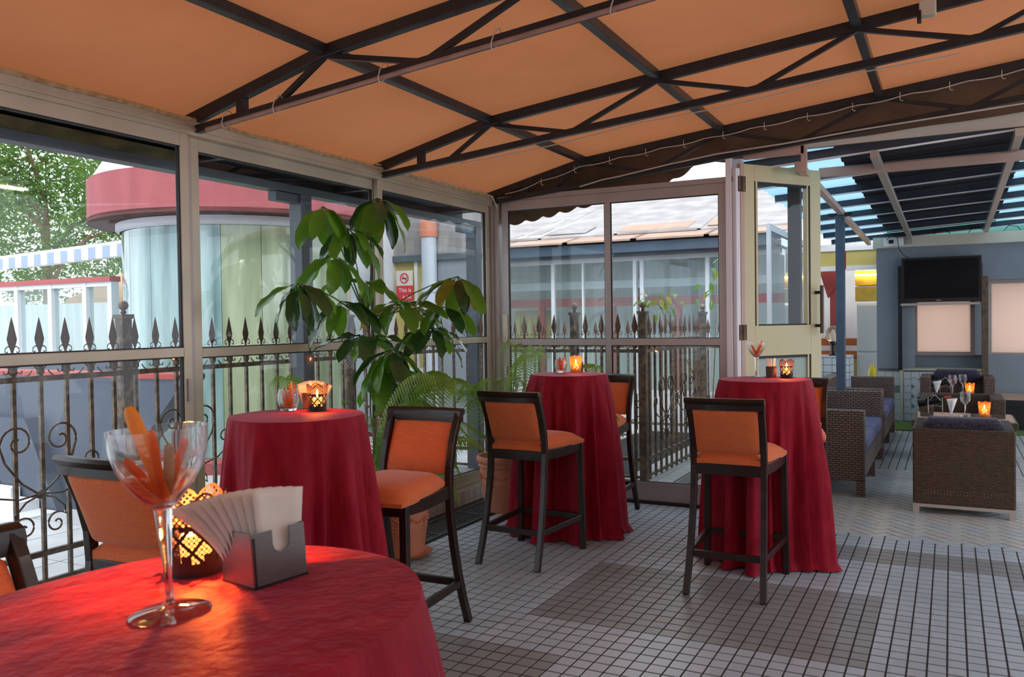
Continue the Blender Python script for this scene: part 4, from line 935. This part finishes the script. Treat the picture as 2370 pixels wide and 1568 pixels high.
# glazed shopfront
sh = thing('shopfront', 'white framed glazed shopfront beyond the fence at the left', 'building', (-9.5,6.5,0))
MB().box(-4,1.06,-.05,.05,0,1.10).obj('wall', X_['dark_wall'], sh); MB().box(-4,1.06,-.07,.07,2.02,2.08).obj('fascia', X_['red'], sh)
for x in (-2.6,-1.7,-.70,-.05,.58,1.02): MB().box(x-.035,x+.035,-.05,.05,1.10,2.02).obj('mullion', X_['alu_white'], sh); 
for z in (1.10,1.97): MB().box(-3.5,1.05,-.045,.045,z,z+.05).obj('rail', X_['alu_white'], sh)
for x0, x1 in ((-2.56,-1.74),(-1.66,-.74),(-.66,-.09),(-.01,.54),(.62,.98)): MB().box(x0,x1,-.006,.006,1.15,1.97).obj('pane', X_['pane_dirty'], sh)
MB().box(-4,.9,1.4,1.5,0,1.85).obj('back_wall', X_['curtain'], sh)
aw = thing('awning', 'white awning with a blue and white striped valance behind the tower', 'awning', (-10.2,7.75,0))
MB().prism([(-3.2,2.48),(1.2,2.62),(1.2,2.66),(-3.2,2.52)], 'y', -.2, .9).obj('canopy', X_['awn_w'], aw)
for k in range(30):
    x = -3.15+k*.145; z = 2.48+.14*(x+3.2)/4.4; MB().box(x,x+.14,-.22,-.205,z-.16,z+.0).obj('stripe', X_['awn_b' if k % 2 else 'awn_w'], aw)
MB().box(-.04,.04,.5,.58,0,2.6).obj('post', X_['alu_white'], aw)
um_ = thing('parasol', 'sand coloured parasol behind the white framed shopfront', 'parasol', (-11.8,9.4,0))
MB().lathe([(1.0,1.78),(.97,1.95),(.25,2.32),(.2,2.36),(.001,2.40)], 8, cap=False).obj('canopy', X_['sand'], um_); MB().lathe([(.025,0),(.025,2.3)], 8).obj('pole', X_['white'], um_)
def tree(loc, rx, rz, n_, seed, label):
    t = thing('tree', label, 'tree', loc, 0, 'trees beyond the shopfront'); r_ = random.Random(seed)
    MB().sweep([(0,0,0),(.1,0,1.6),(-.1,.1,3.2),(.1,0,4.8)], [.28,.22,.16,.06], n=8).obj('trunk', X_['bark'], t, smooth=True)
    for k in range(7): a = k*.9; MB().sweep([(0,0,2.2+.3*k),(.7*math.cos(a),.7*math.sin(a),2.9+.3*k),(1.5*math.cos(a),1.5*math.sin(a),3.3+.35*k)], [.09,.06,.03], n=5).obj('branch', X_['bark'], t)
    b = MB(); cl_ = [(r_.gauss(0,.5)*rx, r_.gauss(0,.5)*rx, 4.0+r_.gauss(0,.45)*rz) for _ in range(60)]
    for _ in range(n_):
        c = r_.choice(cl_); p_ = Vector((c[0]+r_.gauss(0,.26), c[1]+r_.gauss(0,.26), c[2]+r_.gauss(0,.20))); l_ = r_.uniform(.035,.085)
        u_ = Vector((r_.uniform(-1,1),r_.uniform(-1,1),r_.uniform(-1,.3))).normalized()*l_; v_ = u_.cross(Vector((r_.uniform(-1,1),r_.uniform(-1,1),r_.uniform(-1,1)))).normalized()*l_*.35
        b.add([p_-u_, p_+v_, p_+u_, p_-v_], [(0,1,2,3)])
    o = b.obj('foliage', X_['tree'], t); o['kind'] = 'stuff'; return t
tree((-15.5,10.4,0), 2.2, 2.0, 15000, 1, 'leafy tree nearest the maroon tower beyond the shopfront'); tree((-20.5,10.6,0), 2.4, 2.0, 15000, 2, 'leafy tree at the far left beyond the shopfront'); tree((-19.0,15.5,-.5), 2.6, 2.0, 13000, 3, 'tall leafy tree furthest back behind the awning')
# grey stone wall with downpipe and sign
gw = thing('stone_building', 'grey stone wall over a window painted as yellow-lit seen beside the corner', 'building', (-6.4,9.5,0))
MB().box(-.55,-.27,-.25,.0,0,3.6).obj('pillar', X_['white_wall'], gw); MB().box(-1.6,-.55,-.05,.05,0,3.2).obj('panel', X_['white_wall'], gw)
MB().box(-.27,.95,-.06,.2,2.38,3.7).obj('upper_wall', X_['stone'], gw); MB().box(-.27,.95,-.09,.2,2.32,2.40).obj('lintel', X_['steel_grey'], gw)
MB().box(-.27,.42,-.02,.05,.9,2.32).obj('panel', X_['yellow_wall'], gw); MB().box(-.27,.42,-.02,.05,0,.9).obj('lower_wall', X_['white_wall'], gw)  # the window's yellow light is put into the panel colour
MB().box(.42,.95,-.05,.2,0,2.38).obj('side_wall', X_['grey_wall'], gw); MB().box(.05,.10,-.05,-.02,.9,2.32).obj('mullion', X_['alu_white'], gw)
dp = thing('downpipe', 'thick grey downpipe with a clay collar on the stone wall', 'pipe', (-6.05,9.36,0))
MB().lathe([(.10,0),(.10,2.62)], 20).lathe([(.112,1.9),(.112,2.02)], 20).obj('pipe', mat('pale_grey_plastic',(.48,.53,.60),rough=.45), dp, smooth=True); MB().lathe([(.115,2.62),(.115,2.86)], 20).obj('collar', X_['terra'], dp, smooth=True)
sg = thing('no_smoking_sign', 'red and white no smoking sign fixed to the window painted as yellow-lit', 'sign', (-6.47,9.40,0))
MB().box(-.13,.13,-.004,.004,2.00,2.20).obj('upper_panel', mat('sign_grey_white',(.70,.66,.62),rough=.5), sg); MB().box(-.13,.13,-.004,.004,1.80,2.00).obj('lower_panel', X_['sign_red'], sg)
rg = MB(); ring = [(.062*math.cos(a*PI/14), -.007, 2.10+.062*math.sin(a*PI/14)) for a in range(29)]; rg.sweep(ring, .013, .006, up=(0,1,0), cap=False); rg.bar((-.04,-.007,2.14),(.04,-.007,2.06),.012,.004,(0,1,0)); rg.obj('symbol', X_['sign_red'], sg)
MB().box(-.045,.03,-.006,-.004,2.09,2.102).box(.034,.045,-.006,-.004,2.09,2.102).bar((.036,-.005,2.11),(.03,-.005,2.13),.006,.002,(0,1,0)).obj('cigarette', X_['blk'], sg)
def text(body, size, loc, m, parent, rot=(PI/2,0,0), align='LEFT'):
    cu = bpy.data.curves.new('lettering', 'FONT'); cu.body = body; cu.size = size; cu.extrude = .001; cu.align_x = align; cu.materials.append(m)
    tmp = bpy.data.objects.new('lettering_curve', cu); COL.objects.link(tmp); bpy.context.view_layer.update()
    me = bpy.data.meshes.new_from_object(tmp.evaluated_get(bpy.context.evaluated_depsgraph_get())); bpy.data.objects.remove(tmp)
    o = bpy.data.objects.new('lettering', me); COL.objects.link(o); o.parent = parent; o.location = loc; o.rotation_euler = rot; return o
text('This is', .078, (-.095,-.006,1.915), X_['white'], sg); text('a no', .078, (-.03,-.006,1.83), X_['white'], sg)

# ================================================================== OUTSIDE, BEHIND THE BACK WALL
bb = thing('glazed_building', 'long building with white framed windows and patched roof behind the back wall', 'building', (0,11.0,0))
MB().box(-7.5,-1.9,.75,.85,0,2.4).obj('curtain_wall', X_['curtain'], bb)
for x, w_ in ((-6.6,.05),(-5.85,.05),(-5.02,.05),(-4.56,.025),(-3.80,.05),(-3.70,.05),(-2.81,.05),(-2.2,.05)): MB().box(x-w_/2,x+w_/2,-.03,.03,0,2.36).obj('mullion', X_['alu_white'], bb)
for z, h in ((2.30,.07),(.5,.05)): MB().box(-7.5,-1.9,-.035,.035,z,z+h).obj('rail', X_['alu_white'], bb)
MB().box(-7.5,-1.9,.3,.36,1.95,2.06).obj('rail', X_['white_wall'], bb); MB().box(-7.5,-1.9,.28,.36,1.70,1.82).obj('band', X_['red'], bb)
for x in (-5.35,-4.25,-3.30): MB().box(x-.05,x+.05,.27,.35,0,1.80).obj('column', X_['red'], bb)
MB().box(-5.9,-5.25,.5,.6,1.2,1.66).obj('notice_board', X_['yellow_wall'], bb)
xs_ = [-6.57,-5.88,-5.04,-4.57,-3.83,-3.67,-2.84,-2.2]
for a, b_ in ((-6.57,-5.88),(-5.82,-5.05),(-4.99,-4.575),(-4.545,-3.83),(-3.67,-2.84),(-2.78,-2.2)): MB().box(a,b_,-.006,.006,.55,2.30).obj('pane', X_['pane_dirty'], bb)
MB().box(-7.5,-1.9,-.03,.05,0,.5).obj('base', X_['white_wall'], bb)
MB().box(-7.6,-1.85,-.35,-.20,2.39,2.53).obj('gutter', X_['steel_blue'], bb, bevel=.01); MB().box(-7.5,-1.9,.04,.12,2.34,2.62).obj('beam_fill', X_['steel_grey'], bb); MB().box(-7.6,-1.85,-.25,.3,2.36,2.40).obj('soffit', X_['steel_grey'], bb)
r_ = random.Random(5)
rf_m = MB().sheet(lambda u, v: (u, 1.0*v, .22*v+.012*math.sin(u*PI*10)), 30, 1)
for i in range(6):
    MB().prism([(-.42,2.54),(.15,2.66),(.15,2.685),(-.42,2.565)], 'x', -7.6+i*.97, -7.6+(i+1)*.97+.03+r_.uniform(-.02,.06)).obj('roof_sheet', X_['roof_pink'], bb)
for i in range(5):
    w_ = 1.2; MB().prism([(.05,2.66+.012*(i%2)),(4.2,3.92),(4.2,3.94),(.05,2.69+.012*(i%2))], 'x', -7.6+i*1.16, -7.6+(i+1)*1.16+.05).obj('roof_sheet', X_['roof_grey'], bb)
for (x, w_, v0) in ((-4.9,.6,.2),(-3.6,1.0,.1),(-2.6,.5,.16),(-5.5,.35,.3)): MB().prism([(v0,2.684+v0*.3036),(v0+.42,2.812+v0*.3036),(v0+.42,2.822+v0*.3036),(v0,2.694+v0*.3036)], 'x', x-w_/2, x+w_/2).obj('patch', X_['roof_pink' if x > -4 else 'roof_grey'], bb)
for x in (-5.60,-5.30): MB().bar((x,.06,2.70),(x+.18,1.3,3.075),.022,.03).obj('flashing', X_['white'], bb)
# ================================================================== LOUNGE BEYOND THE BAR
def zr(x, y): return 2.74+.06*(x+.5)-.018*(y-6.8)
pg = thing('pergola_roof', 'lean-to lounge roof of slate purlins with dark and pale blue sheets', 'roof')
for x, m in ((-1.04,'rail_pink'),(-.50,'satin'),(.43,'satin'),(1.5,'satin')):
    MB().bar((x,6.85,zr(x,6.85)-.03),(x,13.3,zr(x,13.3)-.03),.055,.055).obj('rafter', X_[m], pg)
for k in range(8):
    y = 6.95+.90*k
    p_ = MB().bar((-1.55,y,zr(-1.55,y)+.04),(3.0,y,zr(3.0,y)+.04),.05,.075).obj('purlin', X_['purlin'], pg)
    MB().bar((-1.55,y-.03,zr(-1.55,y)+.002),(3.0,y-.03,zr(3.0,y)+.002),.018,.012).obj('edge', X_['alu_white'], p_)
def sheet_(x0, x1, m, nm, k):
    y0, y1 = 6.9+.9*k, 6.9+.9*(k+1)+.06
    MB().sheet(lambda u, v: (x0+(x1-x0)*v, y0+(y1-y0)*u, zr(x0+(x1-x0)*v, y0+(y1-y0)*u)+.095+.012*math.sin(u*PI*8)), 24, 1).obj(nm, X_[m], pg, smooth=True)
for k in range(7):
    sheet_(-1.6,-.80,'bluesheet','clear_sheet',k); sheet_(-.80,.55,'darksheet','dark_sheet',k); sheet_(.55,1.25,'bluesheet','clear_sheet',k); sheet_(1.25,3.1,'darksheet','dark_sheet',k)
MB().box(-1.5,3.0,6.90,6.95,2.81,2.94).obj('gutter', X_['satin'], pg)
lp = thing('lounge_post', 'slim slate blue steel post rising behind the wicker sofas', 'post', (-1.055,9.78,0))
MB().box(-.045,.045,-.045,.045,0,zr(-1.04,9.78)-.06).obj('shaft', X_['steel_blue'], lp, bevel=.004); MB().box(.045,.055,-.02,.03,2.02,2.20).obj('alarm', X_['red'], lp); MB().box(-.12,.12,-.03,.03,2.58,2.62).obj('bracket', X_['steel'], lp)
dc = thing('door_column', 'black steel bracket column behind the cream door top', 'column', (-1.165,7.47,0)); MB().box(-.05,.05,-.05,.05,0,2.76).obj('shaft', X_['steel'], dc); MB().box(-.12,.12,-.04,.04,2.66,2.70).obj('bracket', X_['steel'], dc)
# side glazing of the lounge, towards the kitchen
w5 = struct('window_5'); leaf_frame(w5, 10.2, 11.7, .05, 2.45, None, 'y', -1.62, m='alu_white', glass='pane_dirty'); leaf_frame(w5, 8.75, 10.15, .05, 2.45, 1.2, 'y', -1.62, m='alu_white', glass='pane_dirty')
# television wall
tvw = struct('wall_back'); GW = X_['grey_wall']
def P(*a, nm='panel', m=None, par=tvw): return MB().box(*a).obj(nm, m or GW, par)
P(-.94,-.60,13.2,13.7,.75,2.47); P(-.60,.40,13.2,13.7,1.70,2.47); P(.40,3.0,13.2,13.7,1.98,2.47); P(.40,3.0,13.25,13.7,0,.95)
P(-.94,.40,13.24,13.7,0,.74); P(-.60,.40,13.66,13.7,.74,.95); P(-.60,-.46,13.22,13.68,.75,1.70,nm='reveal'); P(-.60,.40,13.20,13.68,.735,.755,nm='sill',m=X_['beige'])
P(.30,.40,13.3,13.7,.95,1.70,nm='reveal')
P(-.98,3.0,13.12,13.25,2.47,2.62,nm='cornice',m=X_['beige'])
tl10 = MB().box(-.0475,.0475,-.006,.004,-.0475,.0475).mesh('tile', X_['tile_white']); tlc = MB().box(-.047,.047,-.006,.004,-.047,.047).mesh('tile', X_['grey_wall'])
for i in range(3):
    for j in range(7): obj('tile', tl10 if (i*5+j*3) % 11 else tlc, tvw, 0, (-.885+i*.1, 13.236, .06+j*.1))
P(-.64,-.60,13.18,13.26,0,.74,nm='tile_edge',m=X_['beige'])
for i in range(10):
    for j in range(7):
        if j in (0,6) or i in (0,9): obj('tile', tl10, tvw, 0, (-.545+i*.1, 13.236, .06+j*.1))
dm = MB().box(-.0485,.0485,-.006,.004,-.0485,.0485).mesh('tile', X_['tile_white'])
for i in range(-6,7):
    for j in range(-6,7):
        x = -.10+(i-j)*.0707; z = .36+(i+j)*.0707
        if -.46 < x < .27 and .14 < z < .58: o = obj('tile', dm, tvw, 0, (x,13.236,z)); o.rotation_euler = (0,PI/4,0)
def blind(x0, x1, z0, z1, y):
    w = struct('window_6' if x0 < 0 else 'window_7')
    MB().box(x0,x1,y,y+.01,z0,z1).obj('pane', X_['blind'], w)
    for e in ((x0-.05,x0,z0-.05,z1+.05),(x1,x1+.05,z0-.05,z1+.05),(x0,x1,z0-.05,z0),(x0,x1,z1,z1+.05)): MB().box(e[0],e[1],y-.03,y+.03,e[2],e[3]).obj('frame', X_['alu_pink'], w)
blind(-.43,.25,.98,1.72,13.62); blind(.50,3.0,.98,1.93,13.40)
fr = thing('tv_frame', 'black steel uprights carrying the television', 'stand'); MB().box(-.655,-.605,13.08,13.16,.74,2.20).obj('upright', X_['blk'], fr); MB().box(-.62,.38,13.05,13.12,1.645,1.675).obj('shelf', X_['satin'], fr); MB().box(.36,.385,13.08,13.14,1.65,2.2).obj('upright', X_['blk'], fr)
cm = MB().box(.37,.45,13.0,13.1,0,2.02).obj('steel_column', X_['rust'], bevel=.005); tag(cm, 'rusty brown steel column right of the television', 'column')
tv = thing('television', 'flat black television hung over the window opening', 'television', (-.115,13.05,1.69))
MB().box(-.49,.49,-.04,.02,0,.615).obj('body', X_['blk'], tv, bevel=.006); MB().box(-.455,.455,-.043,-.04,.05,.585).obj('screen', X_['screen'], tv); MB().box(-.06,.0,-.044,-.04,.018,.026).obj('badge', X_['satin'], tv)
cable('cable', [(-.80,13.1,2.58),(-.72,13.09,2.66),(-.66,13.08,2.60),(-.64,13.06,2.45),(-.58,13.06,2.35),(-.5,13.05,2.30)], .010, X_['blk'], 'black power lead dropping from the cornice socket to the television', 'cable')
sk = thing('socket_box', 'white socket plate with a black plug on the beige cornice', 'socket', (-.72,13.11,2.545)); MB().box(-.12,.14,-.012,.005,-.055,.055).obj('plate', X_['white'], sk); MB().box(-.05,.01,-.05,-.01,-.02,.03).obj('plug', X_['blk'], sk); MB().box(.16,.24,-.012,-.006,-.035,.035).obj('vent', X_['stone'], sk)
tb_ = MB().box(-.86,3.0,13.42,13.5,2.6,2.80).obj('teal_board', X_['teal']); tag(tb_, 'teal board standing above the beige cornice', 'board')
for k in range(4):
    x = -.2+k*.42; cable('cable', [(x,13.2,2.63),(x+.06,13.2,2.70),(x+.16,13.2,2.68),(x+.2,13.2,2.63)], .010, X_['blk'], '%s black cable loop from the left on the cornice under the teal board' % ORD[k], 'cable', 'cable loops on the cornice')
st_ = MB().box(.50,3.0,12.6,13.2,.32,.40).box(.50,3.0,12.65,13.2,0,.32).obj('low_stage', X_['blk']); tag(st_, 'low black stage edge at the right below the window', 'stage')
sp = MB().box(.50,3.0,12.58,13.2,.40,.44).obj('stage_top', X_['roof_pink'], st_)

# kitchen glimpsed left of the television wall
kb = struct('wall_kitchen'); MB().box(-2.6,-.9,14.9,15.0,0,2.7).obj('panel', X_['white_wall'], kb); MB().box(-2.2,-.95,13.7,13.76,2.20,2.27).obj('rail', X_['alu_white'], kb); MB().box(-2.2,-.95,13.7,13.76,2.50,2.56).obj('rail', X_['alu_white'], kb)
MB().box(-2.2,-.95,13.72,13.74,2.27,2.50).obj('pane', X_['yellow_wall'], kb)
fg = thing('refrigerator', 'tall white refrigerator beside the television wall', 'refrigerator', (-1.12,14.0,0)); MB().box(-.16,.24,0,.6,0,1.70).obj('body', X_['fridge'], fg, bevel=.01); MB().box(-.155,.235,-.03,0,.02,.95).obj('door', X_['fridge'], fg, bevel=.01); MB().box(-.155,.235,-.03,0,.97,1.68).obj('door', X_['fridge'], fg, bevel=.01); MB().box(-.15,-.13,-.06,-.03,.5,.9).obj('handle', X_['beige'], fg)
hd_ = thing('kitchen_hood', 'golden lit kitchen hood above the refrigerator', 'hood', (-1.10,14.0,1.74)); MB().prism([(-.20,0),(.25,0),(.25,.22),(-.20,.22)], 'y', 0, .5).obj('lower_panel', X_['gold'], hd_); MB().box(-.20,.25,.02,.5,.24,.46).obj('upper_panel', X_['gold'], hd_)
MB().box(-.20,.25,-.03,.0,.385,.41).obj('light_strip', X_['tube_warm'], hd_)
ex = thing('gas_bottle', 'yellow gas bottle standing by the corner of the television wall', 'bottle', (-.985,13.0,0)); MB().lathe([(.001,0),(.055,0),(.06,.02),(.06,.68),(.05,.75),(.02,.79),(.02,.83),(.001,.83)], 20, cap=False).obj('body', X_['yellow'], ex, smooth=True)
cu_ = thing('kitchen_counter', 'dark kitchen counter with an orange shelf behind the blue post', 'counter', (-1.6,14.2,0)); MB().box(-.5,.30,0,.5,0,.85).obj('body', X_['yellow_wall'], cu_); MB().box(-.5,.30,-.02,.5,.86,.95).obj('worktop', mat('orange_laminate',(.60,.16,.04),rough=.4), cu_); MB().box(-.5,.30,0,.5,1.05,1.16).obj('shelf', mat('orange_shelf',(.55,.15,.04),rough=.5), cu_)
rp_ = thing('red_post', 'red timber post with a folded red parasol beyond the lounge', 'post', (-1.61,14.0,0)); MB().box(-.05,.05,-.05,.05,0,2.3).obj('shaft', X_['red'], rp_); MB().prism([(-.08,1.80),(.09,2.06),(.09,2.22),(-.20,2.22)], 'y', -.08, .08).obj('canopy', X_['red'], rp_)
tp = struct('trim_9'); MB().box(-1.60,-1.17,11.82,12.2,0,.97).obj('core', X_['grout'], tp); tpp = MB().box(-.051,.051,-.006,.004,-.045,.045).mesh('tile', X_['tile_white'])
for i in range(4):
    for j in range(10): obj('tile', tpp, tp, 0, (-1.545+i*.107, 11.816, .05+j*.0965)); o = obj('tile', tpp, tp, 0, (-1.166, 11.875+i*.107, .05+j*.0965), PI/2)
MB().box(-1.61,-1.16,11.80,12.21,.97,.99).obj('cap', X_['tile_white'], tp)
gl = thing('globe_lamp', 'amber glass globe lamp on the white tiled pillar', 'lamp', (-1.385,11.95,.99)); MB().lathe([(.001,0),(.07,0),(.065,.015),(.03,.03),(.028,.14),(.05,.16),(.05,.19)], 20, cap=False).obj('base', X_['blk'], gl, smooth=True); MB().ball((0,0,.285),.11,24,14).obj('globe', X_['amber_globe'], gl, smooth=True); MB().lathe([(.018,.19),(.024,.25),(.02,.32),(.001,.34)], 12).obj('bulb', X_['white'], gl, smooth=True)

# ---- wicker furniture
def rbox(x0,x1,y0,y1,z0,z1,nm,m,par,bv=.012): return MB().box(x0,x1,y0,y1,z0,z1).obj(nm, X_[m], par, bevel=bv)
def armchair(label, loc, rz, W_=.68, Dp=.74, H=.65, wk='wicker', bolster=True, metal=True, grp='wicker armchairs'):
    """origin under the middle of the back; back along y=0, seat towards +y"""
    t = thing('wicker_armchair', label, 'armchair', loc, rz, grp); h = W_/2
    rbox(-h,h,0,.12,.075,H,'back',wk,t); rbox(-h,-h+.12,.12,Dp,.075,H,'arm',wk,t); rbox(h-.12,h,.12,Dp,.075,H,'arm',wk,t); rbox(-h+.12,h-.12,.12,Dp-.02,.075,.30,'seat_base',wk,t)
    rbox(-h+.125,h-.125,.14,Dp-.0,.30,.43,'seat_cushion','chenille',t,.035)
    if metal:
        MB().box(-h,h,0,.05,.05,.075).obj('frame', X_['satin'], t); MB().box(-h,h,Dp-.05,Dp,.05,.075).obj('frame', X_['satin'], t)
        for x in (-h,h-.045):
            for y in (0,Dp-.045): MB().box(x+.001,x+.044,y+.001,y+.044,0,.05).obj('leg', X_['satin'], t)
    else:
        for x in (-h,h-.06):
            for y in (0,Dp-.06): MB().box(x,x+.06,y,y+.06,0,.08).obj('leg', X_[wk], t)
    if bolster: MB().sweep([(-.27+.54*i/12,.15,H-.015) for i in range(13)], [.11]+[.16]*11+[.11], [.10]+[.19]*11+[.10], n=12).obj('back_cushion', X_['chenille'], t, smooth=True)
    if metal:
        hl = MB()
        for i in range(24):
            for j in range(2): hl.box(-h+.08+i*.022, -h+.084+i*.022, -.002, .0, .155+j*.02+.006*(i%2), .158+j*.02+.006*(i%2))
        hl.obj('vent_weave', X_['satin'], t)
    return t
armchair('brown wicker armchair with its back to the camera and a dark plush bolster', (.08,7.112,0), 0)
armchair('brown wicker armchair facing the camera across the first lounge table', (.10,10.35,0), PI, .76, .72, .66, 'wicker', False, False)
armchair('dark wicker armchair furthest back below the television', (.07,12.70,0), PI, .84, .70, .72, 'wicker_dark', True, False)
def sofa(label, loc, L_, W_=.74, H=.72):
    """runs along +y from origin; front at x=0, back at x=-W_"""
    t = thing('wicker_sofa', label, 'sofa', loc, 0, 'dark wicker sofas'); wk = 'wicker_dark'
    rbox(-W_,0,0,.10,.13,H,'arm',wk,t); rbox(-W_,0,L_-.10,L_,.13,H,'arm',wk,t); rbox(-W_,-W_+.12,.10,L_-.10,.13,H+.05,'back',wk,t); rbox(-W_+.12,-.01,.10,L_-.10,.13,.33,'seat_base',wk,t)
    n_ = 2
    for k in range(n_):
        a = .105+(L_-.21)*k/n_; b_ = .105+(L_-.21)*(k+1)/n_; rbox(-W_+.13,.0,a,b_-.01,.33,.46,'seat_cushion','cushion',t,.035)
    for y in (0,L_/2-.03,L_-.07):
        for x in (-.07,-W_): MB().box(x,x+.07,y,y+.07,0,.13).obj('leg', X_[wk], t)
    return t
sofa('dark wicker sofa with violet cushions nearest the right table', (-.635,7.55,0), 2.13); sofa('dark wicker sofa further back beside the blue post', (-.645,9.88,0), 2.1)
def lounge_table(label, loc):
    t = thing('lounge_table', label, 'table', loc, 0, 'lounge tables'); rbox(-.42,.42,-.36,.36,.50,.555,'tabletop','wicker',t,.006)
    MB().box(-.40,.40,-.34,.34,.556,.562).obj('glass_top', X_['pane'], t)
    for sx in (-1,1):
        for sy in (-1,1): MB().box(sx*.37-.03,sx*.37+.03,sy*.31-.03,sy*.31+.03,0,.50).obj('leg', X_['wicker'], t)
    return t
lounge_table('square wicker table before the near wicker armchair', (.10,8.85,0)); lounge_table('square wicker table before the furthest wicker armchair', (.07,11.35,0))
def wine_glass(label, loc, s_=1.0):
    t = thing('wine_glass', label, 'glass', loc, 0, 'wine glasses in the lounge')
    MB().lathe([(.001,0),(.036,0),(.034,.004),(.005,.010),(.0045,.09),(.012,.10),(.036,.125),(.042,.155),(.036,.205),(.0345,.205),(.0405,.155),(.0345,.127),(.010,.103),(.001,.102)], 28, cap=False).obj('bowl', X_['glass'], t, smooth=True); t.scale = (s_,s_,s_); return t
def cone_napkin(label, loc, rz):
    b = MB().sheet(lambda u, v: (.06*v*math.cos(-1.9+3.8*u)*.9, .05*v*math.sin(-1.9+3.8*u), .17*v-.03*v*abs(u-.5)), 10, 6)
    o = b.obj('folded_napkin', X_['white'], smooth=True, loc=loc, rz=rz); o.modifiers.new('thickness','SOLIDIFY').thickness = .002; return tag(o, label, 'napkin', 'cone napkins in the lounge')
def wine_rack(label, loc):
    t = thing('wine_cradle', label, 'wine cradle', loc, 0, 'wire wine cradles')
    for sx in (-1,1):
        w_ = MB().sweep([(sx*.06,.075*math.cos(a*PI/10),.085+.075*math.sin(a*PI/10)) for a in range(21)], .006, n=5, cap=False)
        for k in range(3): a = k*PI/3; w_.bar((sx*.06,.075*math.cos(a),.085+.075*math.sin(a)),(sx*.06,-.075*math.cos(a),.085-.075*math.sin(a)),.004)
        w_.obj('wheel', X_['satin'], t)
    MB().sweep([(-.06,.06,.05),(0,.1,.10),(.06,.06,.05)], .005, n=5).sweep([(-.05,-.07,.14),(0,-.11,.20),(.05,-.07,.14)], .005, n=5).sweep([(-.06,0,.085),(.06,0,.085)], .006, n=5).obj('frame', X_['satin'], t)
    return t
def bottle(label, loc, rz):
    b = MB().lathe([(.001,0),(.036,0),(.037,.01),(.037,.18),(.030,.21),(.014,.235),(.0135,.29),(.001,.29)], 20, cap=False)
    t = thing('wine_bottle', label, 'bottle', loc, rz, 'wine bottles in the lounge'); o = b.obj('body', mat('dark_bottle_glass',(.01,.015,.012),rough=.08), t, smooth=True)
    k = MB().lathe([(.0145,.235),(.0145,.292)], 14).obj('foil', X_['red'], t, smooth=True)
    for q in (o,k): q.rotation_euler = (0,-PI/2+.25,0); q.location = (.15,0,.10)
    return t
TZ = .5625
candle(AT(.275,8.95,TZ,.3), 'bright lace-cut candle holder on the near lounge table', True, 1.3, 1.15); candle(AT(.20,11.40,TZ,.6), 'bright lace-cut candle holder on the far lounge table', True, 1.3, 1.15)
wine_glass('clear wine glass beside the candle on the near lounge table', (.12,8.92,TZ), 1.1); wine_glass('clear wine glass standing on the far lounge table', (.02,11.2,TZ), 1.15); wine_glass('clear wine glass by the candle on the far lounge table', (.13,11.55,TZ), 1.1)
cone_napkin('white cone-folded napkin on the near lounge table', (.0,8.85,TZ), .4); cone_napkin('white cone-folded napkin on the far lounge table', (-.15,11.25,TZ), -.5)
wine_rack('silver wire wine cradle with wheels on the near lounge table', (-.13,8.92,TZ)); wine_rack('silver wire wine cradle with wheels on the far lounge table', (-.06,11.45,TZ))
bottle('dark wine bottle lying in the cradle on the near lounge table', (-.13,8.97,TZ), PI); bottle('dark wine bottle lying in the cradle on the far lounge table', (-.06,11.5,TZ), PI)
# ---- tube lamps of the bar (out of view, mirrored in the panes)
for x, y, lab in ((1.35,1.62,'twin fluorescent tube lamp under the canopy beside the camera'),(1.35,4.98,'twin fluorescent tube lamp under the middle truss at the right'),(1.35,-1.2,'twin fluorescent tube lamp under the canopy behind the camera')):
    t = thing('tube_lamp', lab, 'lamp', (x,y,lo(x)-.06), 0, 'fluorescent tube lamps'); MB().box(-.03,.03,-.62,.62,0,.04).obj('housing', X_['white'], t)
    for s in (-1,1): MB().sweep([(s*.035,-.6,-.02),(s*.035,.6,-.02)], .028, n=10).obj('tube', X_['tube'], t, smooth=True)
